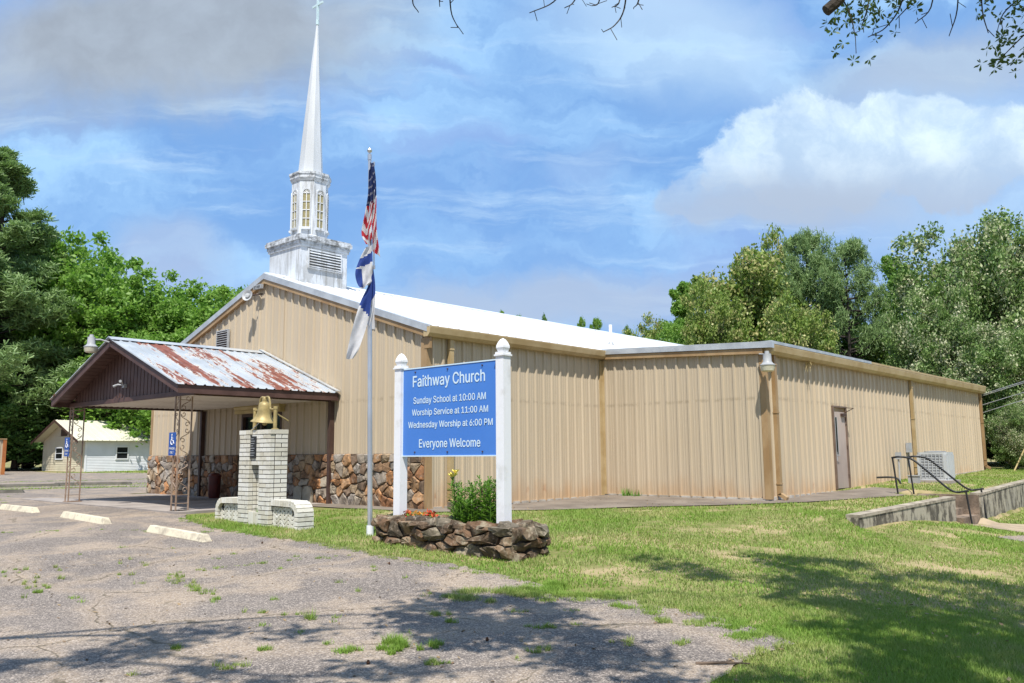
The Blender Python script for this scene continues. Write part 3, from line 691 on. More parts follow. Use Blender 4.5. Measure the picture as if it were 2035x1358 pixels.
# ------------------------------------------------------------------ irregular stones by Voronoi packing
def clip_half(poly, p, n):
    o = []
    for i in range(len(poly)):
        a, b = poly[i], poly[(i+1) % len(poly)]; da = (a-p)@n; db = (b-p)@n
        if da <= 0: o.append(a)
        if (da < 0 < db) or (db < 0 < da): o.append(a+(b-a)*da/(da-db))
    return o
def stone_cells(w, h, sx, sz, rr, jit=.42, bound=None):
    """irregular polygons filling 0..w x 0..h"""
    S = []; nz = max(1, round(h/sz)); 
    for j in range(nz):
        x = rr.uniform(-.5, 0)*sx
        while x < w+sx*.3:
            step = sx*rr.choice([.6, .8, 1, 1.2, 1.6]); S.append(np.array([x+step/2, (j+.5+rr.uniform(-jit, jit))*h/nz])); x += step
    if bound is None: bound = [(0, 0), (w, 0), (w, h), (0, h)]
    out = []
    asp = sx/sz*.8
    for i, s in enumerate(S):
        P = [np.array(b, float) for b in bound]
        for k, q in enumerate(S):
            if k == i: continue
            d = q-s
            if abs(d[0]) > 3*sx or abs(d[1]) > 3*sz: continue
            wt = np.array([1/asp**2, 1.]); 
            P = clip_half(P, (s+q)/2, d*wt)
            if len(P) < 3: break
        if len(P) < 3: continue
        c = sum(P)/len(P); A = .5*abs(sum(P[a][0]*P[(a+1) % len(P)][1]-P[(a+1) % len(P)][0]*P[a][1] for a in range(len(P))))
        if A < .0035: continue
        out.append((c, P))
    return out
def rough_stone(name, parent, cell, o, dS, dT, nrm, depth, rr, mat, gap=.012, rug=.3):
    c, P = cell; o, dS, dT, nrm = map(lambda q: np.asarray(q, float), (o, dS, dT, nrm))
    # resample the outline so that edges are not perfectly straight
    Q = []
    for i in range(len(P)):
        a, b = P[i], P[(i+1) % len(P)]; L = np.linalg.norm(b-a)
        if L < .012: continue
        Q.append(a+(b-a)*.08)
        if L > .10: Q.append((a+b)/2+np.array([rr.uniform(-.012, .012), rr.uniform(-.012, .012)]))
        Q.append(b-(b-a)*.08)
    if len(Q) < 3: return
    Q = [c+(q-c)*max(.5, 1-gap/max(.03, np.linalg.norm(q-c))) for q in Q]
    n = len(Q); d = depth*rr.uniform(.75, 1.25)
    tx, tz = rr.uniform(-rug, rug), rr.uniform(-rug, rug)
    def w(p, h): return o+dS*p[0]+dT*p[1]+nrm*h
    V = [w(q, 0) for q in Q]+[w(c+(q-c)*.97, d*.62) for q in Q]
    for q in Q:
        r_ = c+(q-c)*rr.uniform(.74, .92); dd = r_-c; V.append(w(r_, d*(.93+rr.uniform(-.12, .12))+(dd[0]*tx+dd[1]*tz)))
    V.append(w(c, d*rr.uniform(.95, 1.2)))
    F = [(k, (k+1) % n, n+(k+1) % n, n+k) for k in range(n)]+[(n+k, n+(k+1) % n, 2*n+(k+1) % n, 2*n+k) for k in range(n)]+[(2*n+k, 2*n+(k+1) % n, 3*n) for k in range(n)]
    mb = MB(); mb.add(V, F); return mb.build(name, mat, parent)
rr = random.Random(21)
for (xa, xb) in ((-BW, DX0-.05), (DX1+.05, .0)):
    mb = MB(); mb.box(xa, xb, -.05, -.005, -.12, 1.13); mb.build('mortar_bed', MORTS, church)
    for cell in stone_cells(xb-xa, 1.16, .27, .20, rr, .5): rough_stone('stone', church, cell, (xa, -.05, -.03), X_, Z_, -Y_, .055, rr, STONE, .009, .22)
# return face at the left corner, and the small return at the right corner
mb = MB(); mb.box(-BW-.05, -BW-.004, -.05, 1.0, -.12, 1.13); mb.build('mortar_bed', MORTS, church)
for xs in (-3.9, -4.28):
    mb = MB(); prof = [(-.16, -.02), (.16, -.02), (.17, .25), (.12, .36), (.0, .40), (-.12, .36), (-.17, .25)]
    mb.prism([(xs+a, -.21, b) for a, b in prof], (0, .06, 0)); mb.build('upright_stone', simple('pale_rounded_stone', (.42, .38, .29), (.33, .29, .22), 5, .9), church)

# ------------------------------------------------------------------ steeple
CY = 1.235; CX = -6.19
st = thing('steeple', (CX, CY, 5.8), 'weathered white steeple with louvred box, windowed octagon and needle spire on the roof ridge', 'steeple')
h = .74
mb = MB(); mb.box(CX-h, CX+h, CY-h, CY+h, 5.35, 6.62); mb.build('base_box', STEEP, st)
mb = MB()
for (a, z0, z1) in ((.775, 6.56, 6.63), (.80, 6.632, 6.72), (.84, 6.722, 6.82), (.815, 6.822, 6.87)): mb.box(CX-a, CX+a, CY-a, CY+a, z0, z1)
mb.build('cornice', STEEP, st)
lv = MB(); y0, y1, z0, z1 = CY-.50, CY+.50, 6.03, 6.47; xf = CX+h
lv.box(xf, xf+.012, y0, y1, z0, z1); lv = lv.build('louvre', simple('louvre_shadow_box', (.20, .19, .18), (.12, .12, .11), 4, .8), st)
mb = MB(); mb.box(xf, xf+.05, y0-.04, y0, z0-.04, z1+.04); mb.box(xf, xf+.05, y1, y1+.04, z0-.04, z1+.04); mb.box(xf, xf+.049, y0, y1, z1, z1+.04); mb.box(xf, xf+.049, y0, y1, z0-.04, z0); mb.build('frame', STEEP, lv)
for k in range(6):
    zz = z0+.03+k*.073; mb = MB(); mb.obox((xf+.035, CY, zz), (0, .5, 0), (.022, 0, -.024), (.004, 0, .004)); mb.build('slat', STEEP, lv)
for s_ in range(1):
    pass
RO = .50
def octo(r, z, lean=0.): return [(CX+lean+r*math.cos(math.pi/8+k*math.pi/4), CY+r*math.sin(math.pi/8+k*math.pi/4), z) for k in range(8)]
def octprism(mb, rz, lean=None):
    V = []; 
    for i, (r, z) in enumerate(rz): V += octo(r, z, lean[i] if lean else 0)
    F = [(i*8+k, i*8+(k+1) % 8, (i+1)*8+(k+1) % 8, (i+1)*8+k) for i in range(len(rz)-1) for k in range(8)]+[tuple(range(7, -1, -1)), tuple((len(rz)-1)*8+k for k in range(8))]
    return mb.add(V, F)
mb = MB(); octprism(mb, [(RO+.02, 6.87), (RO+.02, 6.98), (RO, 7.0), (RO, 8.56)]); mb.build('octagon_drum', STEEP, st)
mb = MB(); octprism(mb, [(RO+.02, 8.52), (RO+.06, 8.6), (RO+.06, 8.66), (RO+.085, 8.70), (RO+.085, 8.76), (RO-.06, 8.80)]); mb.build('drum_cornice', STEEP, st)
for k in range(8):
    a = k*math.pi/4; n_ = np.array([math.cos(a), math.sin(a), 0]); t_ = np.array([-math.sin(a), math.cos(a), 0]); f0 = RO*math.cos(math.pi/8)
    c0 = np.array([CX, CY, 0])+n_*f0; wv = .095; zb, zs = 7.22, 8.16
    arch = [(-wv, zb), (wv, zb), (wv, zs)]+[(wv*math.cos(q), zs+wv*1.15*math.sin(q)) for q in np.linspace(.35, math.pi-.35, 5)]+[(-wv, zs)]
    mb = MB(); mb.prism([c0+n_*.004+t_*u+Z_*z for u, z in arch], n_*.006); wn = mb.build('window', YGLASS, st)
    mb = MB(); big = [(u*1.3, (z-7.7)*1.06+7.7) for u, z in arch]
    ring = [c0+n_*.003+t_*u+Z_*z for u, z in big]; inn = [c0+n_*.003+t_*u+Z_*z for u, z in arch]; m_ = len(ring)
    V = ring+inn+[p+n_*.03 for p in ring]+[p+n_*.03 for p in inn]
    mb.add(V, [q for i in range(m_) for q in ((2*m_+i, 2*m_+(i+1) % m_, 3*m_+(i+1) % m_, 3*m_+i), (i, (i+1) % m_, 2*m_+(i+1) % m_, 2*m_+i), (m_+i, 3*m_+i, 3*m_+(i+1) % m_, m_+(i+1) % m_))])
    mb.build('frame', STEEP, wn)
    mb = MB()
    def bar(u0, z0_, u1, z1_, w_=.009):
        a_ = c0+n_*.018+t_*u0+Z_*z0_; b_ = c0+n_*.018+t_*u1+Z_*z1_; d_ = (b_-a_)/2; s2 = np.cross(d_/np.linalg.norm(d_), n_)
        mb.obox((a_+b_)/2, d_, s2*w_, n_*.009)
    bar(0, zb, 0, zs)
    for q in range(1, 5): bar(-wv, zb+(zs-zb)*q/4, wv, zb+(zs-zb)*q/4)
    for q in (.45, 1.0, 1.57, 2.1, 2.7): bar(0, zs, wv*math.cos(q), zs+wv*1.1*math.sin(q), .006)
    mb.build('muntin', WHITEP, wn)
    mb = MB(); mb.obox(c0+n_*.035+Z_*(zb-.05), t_*.13, n_*.035, Z_*.025); mb.build('sill', STEEP, wn)
mb = MB(); octprism(mb, [(.345, 8.78), (.26, 10.0), (.028, 13.22)], [0, .03, .15]); mb.build('spire', STEEPW, st)
mb = MB(); cxx = CX+.15; mb.tube([(cxx, CY, 13.2), (cxx+.002, CY, 13.34)], .045, 8); mb.box(cxx-.03, cxx+.03, CY-.025, CY+.025, 13.3, 14.25); mb.box(cxx-.24, cxx-.031, CY-.02, CY+.02, 13.78, 13.84); mb.box(cxx+.031, cxx+.24, CY-.02, CY+.02, 13.78, 13.84)
mb.build('cross', simple('pale_aqua_cross', (.55, .70, .74), (.5, .64, .68), 3, .4), st)
# roof vent stub behind
sv = thing('roof_vent_pipe', (-1.6, 8.9, 4.2), 'short white vent pipe standing up from the white roof', 'vent pipe')
mb = MB(); mb.tube([(-1.6, 8.9, 4.2), (-1.6, 8.9, 4.95)], .05, 10); mb.build('pipe', WHITEP, sv); mb = MB(); mb.lathe([(.14, 4.26), (.06, 4.42)], (-1.6, 8.9, 0), 10); mb.build('boot', LGREY, sv)

# ------------------------------------------------------------------ carport
CXL, CXR, CXM, CYF, CZE, CZR = -9.55, -2.95, -6.25, -3.9, 2.50, 3.72
cp = thing('carport', (CXM, -3.5, 0), 'brown gabled carport with rust-streaked metal roof on scrolled iron posts at the church front', 'carport')
cs = (CZR-CZE)/(CXR-CXM)
d1 = np.array([1, 0, -cs]); LL = np.linalg.norm(d1)*(CXR-CXM)+.03; d1 /= np.linalg.norm(d1); n1 = np.array([cs, 0, 1]); n1 /= np.linalg.norm(n1)
for sg in (1, -1):
    f = np.array([sg, 1, 1]); panels('roof_panel', cp, (CXM, 0, CZR+.03), Y_, d1*f, n1*f, CYF-.04, -.05, 0, LL, ROOFR, phase=.05, pitch=.2, h=.022, w=.03, minor=False, pw=.8)
mb = MB(); mb.prism([(CXM-.2, CYF-.05, CZR-.01), (CXM, CYF-.05, CZR+.075), (CXM+.2, CYF-.05, CZR-.01), (CXM, CYF-.05, CZR+.05)], (0, -CYF, 0)); mb.build('ridge_cap', GALV, cp)
# wall flashing of the right slope
for sg in (1,-1):
    P = [(CXM, -.14, CZR+.11), (CXM+sg*(CXR-CXM+.05), -.14, CZE+.075), (CXM+sg*(CXR-CXM+.05), -.14, CZE+.055), (CXM, -.14, CZR+.09)]
    mb = MB(); mb.prism(P, (0, .10, 0)); mb.build('wall_flashing', GALV, cp)
for sg in (1, -1):   # barge boards
    P = [(CXM, CYF, CZR+.02), (CXM+sg*(CXR-CXM), CYF, CZE+.02), (CXM+sg*(CXR-CXM), CYF, CZE-.15), (CXM, CYF, CZR-.15)]
    mb = MB(); mb.prism(P, (0, .04, 0)); mb.build('barge_board', BROWN, cp)
for x in (CXL, CXR-.04):
    mb = MB(); mb.box(x, x+.04, CYF+.041, -.05, CZE-.15, CZE+.02); mb.build('eave_board', BROWN, cp)
# gable siding, board by board
CYG = CYF+.42
x = CXL+.5
while x < CXR-.55:
    wv = .175; zt = min(CZR-cs*abs(x-CXM), CZR-cs*abs(x+wv-CXM))-.06
    if zt > CZE: 
        mb = MB(); t1 = CZR-cs*abs(x+.01-CXM)-.06; t2 = CZR-cs*abs(x+wv-.02-CXM)-.06
        mb.prism([(x+.01, CYG, CZE-.06), (x+wv-.02, CYG, CZE-.06), (x+wv-.02, CYG, max(CZE-.05, t2)), (x+.01, CYG, max(CZE-.05, t1))], (0, .03, 0)); mb.build('siding_board', BROWN, cp)
    x += wv
mb = MB(); mb.prism([(CXL+.2, CYG+.031, CZE-.05), (CXR-.2, CYG+.031, CZE-.05), (CXM, CYG+.031, CZR-.1)], (0, .02, 0)); mb.build('gable_backing', DRIFT, cp)
# boxed overhang soffit seen between gable and barge
for k in range(18):
    for sg in (1, -1):
        a = .12+k*.18; xx = CXM+sg*a; zz = CZR-cs*a-.055
        if a > 3.2: continue
        mb = MB(); mb.obox((xx, (CYF+CYG)/2+.02, zz), (.08, 0, -sg*cs*.08), (0, .2, 0), (0, 0, .008)); mb.build('soffit_board', BROWN, cp)
# header beams and ribbed cream ceiling
mb = MB(); mb.box(CXL+.1, CXR-.1, CYG-.03, CYG+.03, CZE-.16, CZE-.061); mb.build('header_beam', BROWN, cp)
for x in (CXL+.28, CXR-.34):
    mb = MB(); mb.box(x, x+.06, CYG+.04, -.05, CZE-.16, CZE-.07); mb.build('side_beam', DRIFT, cp)
panels('ceiling_panel', cp, (CXL+.1, 0, CZE-.10), Y_, X_, -Z_, CYG+.05, -.06, 0, CXR-CXL-.2, CREAMC, pitch=.15, h=.02, w=.03, minor=False, phase=.03, pw=.9)
for x in (-9.17, -3.2):
    mb = MB(); mb.box(x, x+.09, -.16, -.04, -.02, CZE-.16); mb.build('wall_post', DRIFT, cp)
# scrolled iron columns: three legs in an L with scrollwork between
def spiral(c, ax, sgn, turn=1, r0=.075, n=14):
    out = []
    for k in range(n):
        t = k/(n-1); r = r0*(1-.8*t); w = -math.pi/2+sgn*t*3.6*math.pi/2*turn*1.1
        out.append(np.asarray(c)+ax*r*math.cos(w)+Z_*r*math.sin(w))
    return out
def column(x, y, z0, lab, flip=1):
    legs = [(x, y), (x-.19, y), (x, y+.26)]
    ztop = CZE-.16
    for (a, b) in legs: 
        mb = MB(); mb.box(a-.013, a+.013, b-.013, b+.013, z0, ztop); mb.build('post_bar', IRON, cp)
    for (c, ax, wd) in (((x-.095, y, 0), X_, .19), ((x, y+.13, 0), Y_, .26)):
        z = z0+.38; s = 1; c = np.array(c)
        hw = wd/2-.012
        while z < ztop-.25:
            hh = .19
            pts = []
            # an S scroll: curl, sweep, curl
            for k in range(12):
                t = k/11; w = math.pi*(1.9*(1-t)); r = hw*.55*(.35+.65*t); pts.append(c+Z_*(z+hh*.25+r*math.sin(w)*.9)+ax*(s*(hw*.35+r*math.cos(w)*.8)))
            for k in range(1, 6):
                t = k/6; pts.append(c+Z_*(z+hh*(.25+.9*t)+.02)+ax*(s*hw*(.9*math.cos(math.pi*t))))
            for k in range(12):
                t = k/11; w = math.pi*(1.9*t); r = hw*.55*(1-.65*t); pts.append(c+Z_*(z+hh*1.35-r*math.sin(w)*.9)+ax*(-s*(hw*.35+r*math.cos(w)*.8)))
            mb = MB(); mb.tube(pts, .0075, 4); mb.build('scroll', IRON, cp); s = -s; z += hh*1.75
        for zz in (z0+.16, z0+.33, ztop-.08): mb = MB(); mb.obox(c+Z_*zz, ax*hw, np.cross(Z_, ax)*.007, Z_*.007); mb.build('cross_bar', IRON, cp)
    mb = MB(); mb.box(x-.23, x+.04, y-.04, y+.31, z0-.02, z0+.012); mb.build('base_plate', IRON, cp)
column(-3.63, -3.50, .0, '')
column(-9.18, -3.50, .02, '')

# text helper: a string as flat mesh scaled to a width and height
FONT = None
try:
    import os
    fp = os.path.join(bpy.utils.system_resource('DATAFILES'), 'fonts', 'Inter.woff2')
    if os.path.exists(fp): FONT = bpy.data.fonts.load(fp)
except Exception: FONT = None
def _caph():
    cu = bpy.data.curves.new('h', 'FONT'); cu.body = 'H'; cu.size = 1
    if FONT: cu.font = FONT
    to = bpy.data.objects.new('tmp', cu); COL.objects.link(to); dg = bpy.context.evaluated_depsgraph_get(); dg.update()
    me = bpy.data.meshes.new_from_object(to.evaluated_get(dg)); r = max(v.co.y for v in me.vertices); bpy.data.objects.remove(to); return r
CAPH = _caph()
def lettering(txt, o, dS, dT, w, hcap, mat, parent, name='lettering', bold=.012, caps=False, ext=.0):
    cu = bpy.data.curves.new(name, 'FONT'); cu.body = txt; cu.size = 1; cu.offset = 0; cu.resolution_u = 3
    if FONT: cu.font = FONT
    to = bpy.data.objects.new('tmp', cu); COL.objects.link(to)
    dg = bpy.context.evaluated_depsgraph_get(); dg.update(); me = bpy.data.meshes.new_from_object(to.evaluated_get(dg))
    bpy.data.objects.remove(to); n = len(me.vertices); co = np.zeros(n*3); me.vertices.foreach_get('co', co); co = co.reshape(-1, 3)
    x0, x1 = co[:, 0].min(), co[:, 0].max()
    capH = CAPH
    sx = w/(x1-x0); sy = hcap/capH
    off = org(parent)
    o, dS, dT = map(lambda q: np.asarray(q, float), (o, dS, dT))
    N = np.cross(dS, dT)
    V = o+np.outer((co[:, 0]-x0)*sx, dS)+np.outer(co[:, 1]*sy, dT)-off
    F_ = [tuple(p.vertices) for p in me.polygons]; VV = []; FF = []
    for q, (ex, ey) in enumerate(((0, 0), (-bold, 0), (bold, 0), (0, bold*.7), (0, -bold*.7))):
        VV += [tuple(v) for v in (V+dS*ex*sx+dT*ey*sy+N*(.0004*q))]; FF += [tuple(i+q*n for i in f_) for f_ in F_]
    me2 = bpy.data.meshes.new(name); me2.from_pydata(VV, [], FF); me2.materials.append(mat); me2.update()
    return link(name, me2, parent)

# accessible-parking plates on the two iron columns
def hplate(x, y, zc, label):
    t = thing('parking_sign', (x, y, zc), label, 'sign', 'blue accessible parking plates on the carport columns')
    w, hh = .15, .235
    mb = MB(); mb.box(x-w, x+w, y-.003, y+.003, zc-hh, zc+hh); mb.build('plate', BLUEH, t)
    yy = y-.006; mb = MB(); c = np.array([x, yy, zc+.08])
    mb.lathe([(.001, -.002), (.022, -.001), (.022, .001), (.001, .002)], c+np.array([-.02, 0, .105]), 10, ax=1)
    mb.tube([c+np.array(p) for p in ((-.02, 0, .075), (-.015, 0, -.005), (.045, 0, -.01), (.07, 0, -.07), (.09, 0, -.065))], .009, 5)
    mb.tube([c+np.array(p) for p in ((-.018, 0, .04), (.035, 0, .036))], .007, 5)
    mb.tube([c+np.array([-.0+.06*math.cos(w_), 0, -.035+.06*math.sin(w_)]) for w_ in np.linspace(2.3, 6.0, 12)], .008, 5)
    mb.build('wheelchair_symbol', WLETTER, t)
    lettering('PARKING', (x-.12, yy+.001, zc-.115), X_, Z_, .24, .045, WLETTER, t); lettering('ONLY', (x-.075, yy+.001, zc-.195), X_, Z_, .15, .045, WLETTER, t)
hplate(-3.83, -3.53, 1.36, 'blue accessible parking sign on the right scrolled column nearest the bell monument')
hplate(-9.38, -3.53, 1.36, 'blue accessible parking sign on the left scrolled column by the parking lot')

# barn lights
def barn_light(p, out, label, s=1.):
    t = thing('barn_light', p, label, 'light', 'grey barn lights with glass bowls'); p = np.array(p, float); o = np.array(out, float); L = np.linalg.norm(o)
    mb = MB(); mb.tube([p, p+o*.5+Z_*.05, p+o*.95+Z_*.04], .018, 8); mb.build('bracket', LGREY, t)
    c = p+o
    mb = MB(); mb.lathe([(.0, .17*s), (.045*s, .165*s), (.05*s, .11*s), (.085*s, .105*s), (.09*s, -.06*s), (.12*s, -.10*s), (.165*s, -.13*s), (.165*s, -.145*s), (.15*s, -.14*s)], c, 16); mb.build('housing', LGREY, t, True)
    mb = MB(); mb.lathe([(.158*s, -.145*s), (.150*s, -.19*s), (.135*s, -.255*s), (.10*s, -.275*s), (.0, -.28*s)], c, 16); mb.build('lens', LENS, t, True)
barn_light((XA-.02, YA-.16, 3.30), (.25, -.15, -.14), 'grey barn light with glass bowl under the eave at the wing corner', 1.05)
barn_light((CXM, CYF-.02, CZR-.06), (-.12, -.34, .0), 'grey barn light with glass bowl at the peak of the carport gable', .92)
# small floodlight fixture on the carport gable
fl = thing('flood_light', (-6.3, CYG-.03, 2.72), 'small bare twin flood light on the brown carport gable boards', 'light')
mb = MB(); mb.box(-6.36, -6.24, CYG-.06, CYG, 2.66, 2.74); mb.build('base', LGREY, fl)
for sg in (-1, 1):
    mb = MB(); mb.tube([(-6.3, CYG-.06, 2.72), (-6.3+sg*.1, CYG-.14, 2.76+.03*sg), (-6.3+sg*.17, CYG-.2, 2.74+.05*sg)], [.012, .022, .032], 8); mb.build('lamp_head', LGREY, fl)
# loudspeaker dish at the gable peak, and its small lettered box
sr = thing('dish_lamp', (-6.54, -.1, 5.2), 'round white dish lamp high at the gable peak', 'lamp')
T = np.array(Matrix.Rotation(math.radians(-12), 3, 'X') @ Matrix.Rotation(math.radians(25), 3, 'Z'))
mb = MB(); mb.tube([(-6.3, -.06, 5.30), (-6.38, -.2, 5.28), (-6.5, -.3, 5.26)], .02, 6); mb.build('bracket', DRIFT, sr)
mb = MB(); mb.lathe([(.0, .10), (.07, .09), (.12, .03), (.15, -.01), (.15, -.03), (.12, -.02), (.07, .02), (.06, -.03), (0, -.04)], (-6.54, -.36, 5.25), 20, ax=1, tilt=T); mb.build('dish', LGREY, sr, True)
sb = thing('star_box', (-6.3, -.16, 5.5), 'tiny white box lettered STAR under the gable peak', 'sign')
mb = MB(); mb.box(-6.52, -6.16, -.22, -.14, 5.42, 5.53); mb.build('case', LGREY, sb)
lettering('STAR', (-6.49, -.224, 5.44), X_, Z_, .29, .065, DARKL, sb)

# ------------------------------------------------------------------ bell monument
BX0, BX1, BYF, BYB = -1.40, -.35, -3.42, -3.05; BZ = -.18; BH = 1.75; BT = BZ+BH
mn = thing('brick_bell_monument', ((BX0+BX1)/2, -3.2, BZ), 'white painted brick pillar with low curved wings carrying a bell', 'monument')
rb = random.Random(5); NC = 22; ch = BH/NC-.0
core = MB(); core.box(BX0+.012, BX0+.35, BYF+.012, BYB-.012, BZ-.1, BT-.01); core.box(BX1-.35, BX1-.012, BYF+.012, BYB-.012, BZ-.1, BT-.01)
core.box(BX0+.352, BX1-.352, BYF+.20, BYB-.012, BZ-.1, BT-.01); core.box(BX0+.352, BX1-.352, BYF+.05, BYF+.158, BT-.56, BT-.01); core.build('mortar_core', MORTD, mn)
bmesh_cache = {}
def brick(c, sx, sy, sz, rot=0., name='brick'):
    """box brick with slightly worn edges, size sx*sy*sz, centre c; mesh shared between equal sizes"""
    key = (round(sx, 3), round(sy, 3), round(sz, 3))
    if key not in bmesh_cache:
        b = .004; q = MB(); X0, Y0, Z0 = sx/2, sy/2, sz/2
        V = []
        for z in (-Z0, Z0):
            for (a, c_) in ((-X0+b, -Y0), (X0-b, -Y0), (X0, -Y0+b), (X0, Y0-b), (X0-b, Y0), (-X0+b, Y0), (-X0, Y0-b), (-X0, -Y0+b)): V.append((a, c_, z))
        q.add(V, [tuple(range(7, -1, -1)), tuple(range(8, 16))]+[(i, (i+1) % 8, 8+(i+1) % 8, 8+i) for i in range(8)])
        me = bpy.data.meshes.new('brick'); me.from_pydata(q.v, [], q.f); me.materials.append(BRICK); me.update(); bmesh_cache[key] = me
    c = np.array(c)-org(mn)
    o = link(name, bmesh_cache[key], mn, c)
    o.rotation_euler = (rb.uniform(-.006, .006), rot if abs(rot) > 1e-6 else 0, rb.uniform(-.012, .012)); return o
jt = .015; bz = ch-.013
for i in range(NC-1):
    z = BZ+ch*(i+.5); lay = [.235, .125] if i % 2 else [.125, .235]
    for bx in (BX0, BX1-.36):
        x = bx
        for w in lay: brick((x+w/2, BYF+.05+rb.uniform(-.003, .003), z), w-jt, .098, bz); x += w
    # right flank (+X) and left flank: courses alternate one long or two short
    for fx in (BX1-.05, BX0+.05):
        ys = [(BYF+.10, BYB)] if i % 2 else [(BYF+.10, BYF+.235), (BYF+.235, BYB)]
        for a, b in ys: brick((fx+rb.uniform(-.003, .003), (a+b)/2+.003, z), .098, b-a-jt, bz)
    # lintel over the niche or its back wall
    if z > BT-.60: 
        yy = BYF+.07; brick(((BX0+BX1)/2+(.05 if i % 2 else -.05), yy, z), .21, .06, bz) ; brick(((BX0+BX1)/2+(-.11 if i % 2 else .11), yy, z), .09, .06, bz)
    else: 
        yy = BYF+.19; brick(((BX0+BX1)/2+(.05 if i % 2 else -.05), yy, z), .21, .04, bz) ; brick(((BX0+BX1)/2+(-.11 if i % 2 else .11), yy, z), .09, .04, bz); brick((BX0+.335, BYF+.14, z), .05, .075, bz); brick((BX1-.335, BYF+.14, z), .05, .075, bz)
# soldier course on top
n = 14
for k in range(n):
    w = (BX1-BX0+.02)/n; x = BX0-.01+(k+.5)*w; fy = BYF+(.045 if .37 < (k+.5)*w < .70 else -.006)
    brick((x, (fy+BYB)/2, BT-ch/2+.004), w-.008, BYB-fy, ch-.002)
# planter front at the bottom of the niche
for k in range(4): brick((BX0+.40+.083*k, BYF+.05, BZ+.14), .072, .075, .27)
mb = MB(); mb.box(BX0+.362, BX1-.362, BYF+.088, BYF+.13, BZ, BZ+.24); mb.build('niche_soil', SOIL, mn)
# wings
def clip_poly(P, X0, X1, Z0, Z1):
    for p, n_ in (((X0, 0), (-1, 0)), ((X1, 0), (1, 0)), ((0, Z0), (0, -1)), ((0, Z1), (0, 1))):
        P = clip_half([np.array(q, float) for q in P], np.array(p, float), np.array(n_, float))
        if len(P) < 3: return []
    return P
WYF, WYB = -3.36, -3.06
def wing(xin, sg, Lw, hgt):
    xo = xin+sg*Lw; rC = .24
    prof = [(xin, BZ-.05), (xo, BZ-.05), (xo, BZ+hgt-rC-.08)]+[(xo-sg*rC*(1-math.cos(a)), BZ+hgt-.08-rC+rC*math.sin(a)) for a in np.linspace(.2, math.pi/2, 6)]+[(xin, BZ+hgt-.08)]
    prof = [(a-sg*.05 if i in (1, 2) else a, b) for i, (a, b) in enumerate(prof)]
    mb = MB(); mb.prism([(a, WYF+.05, b) for a, b in prof], (0, WYB-WYF-.06, 0)); mb.build('mortar_core', MORTD, mn)
    # path of the cap: up the end, round the arc, back to the pillar
    path = [np.array([xo, BZ]), np.array([xo, BZ+hgt-rC])]+[np.array([xo-sg*rC*(1-math.cos(a)), BZ+hgt-rC+rC*math.sin(a)]) for a in np.linspace(.1, math.pi/2, 10)]+[np.array([xin, BZ+hgt+.01])]
    L = [0]; 
    for a, b in zip(path[:-1], path[1:]): L.append(L[-1]+np.linalg.norm(b-a))
    s = .04
    while s < L[-1]-.03:
        i = max(k for k in range(len(L)-1) if L[k] <= s); t = (s-L[i])/(L[i+1]-L[i]); p = path[i]*(1-t)+path[i+1]*t; d = path[i+1]-path[i]; d = d/np.linalg.norm(d)
        nn = np.array([d[1], -d[0]])*sg; c = p-nn*.05
        rot = math.atan2(-d[1], d[0])
        b_ = brick((c[0], (WYF+WYB)/2-.012, c[1]), .064, WYB-WYF+.03, .10, rot); s += .078
    # herringbone face
    X0, X1 = sorted((xin+sg*.0, xo-sg*.105)); Z0, Z1 = BZ, BZ+hgt-.115
    bw, bl = .062, .16; ca = math.cos(math.radians(40)); 
    k = 0
    for col in range(-1, int((X1-X0)/(bl*ca))+2):
        up = 1 if col % 2 else -1
        xc = X0+(col+.5)*bl*ca*1.0
        z = Z0-.2
        while z < Z1+.2:
            dvec = np.array([ca, up*math.sin(math.radians(40))]); nv = np.array([-dvec[1], dvec[0]]); c = np.array([xc, z])
            P = [c-dvec*(bl/2-.002)*1-nv*.024, c+dvec*(bl/2-.002)-nv*.024, c+dvec*(bl/2-.002)+nv*.024, c-dvec*(bl/2-.002)+nv*.024]
            P = clip_poly(P, X0+.004, X1, Z0, Z1)
            if len(P) >= 3:
                # keep inside the rounded corner
                if all(not ((sg*(q[0]-(xo-sg*rC)) > -.02) and q[1] > BZ+hgt-rC-.02 and math.hypot(q[0]-(xo-sg*rC), q[1]-(BZ+hgt-rC)) > rC-.09) for q in P):
                    A = .5*abs(sum(P[a][0]*P[(a+1) % len(P)][1]-P[(a+1) % len(P)][0]*P[a][1] for a in range(len(P))))
                    if A > .0008:
                        mb = MB(); mb.prism([(q[0], WYF+.030+rb.uniform(-.003, .003), q[1]) for q in P], (0, .05, 0)); mb.build('brick', BRICK, mn)
            z += .074
wing(BX0, -1, .86, .50); wing(BX1, 1, .86, .50)
mb = MB(); mb.box(-1.0-.115, -1.0+.13, BYF+.02, BYF+.04, BT-.51, BT-.11); pq = mb.build('plaque', PLAQ, mn)
mb = MB()
for k in range(8):
    w = (.05, .09, .075, .04, .085, .06, .09, .07)[k]; z = BT-.16-k*.043
    mb.box(-.99-w, -.99+w, BYF+.0165, BYF+.0195, z, z+.009)
mb.build('inscription', LGREY, pq)
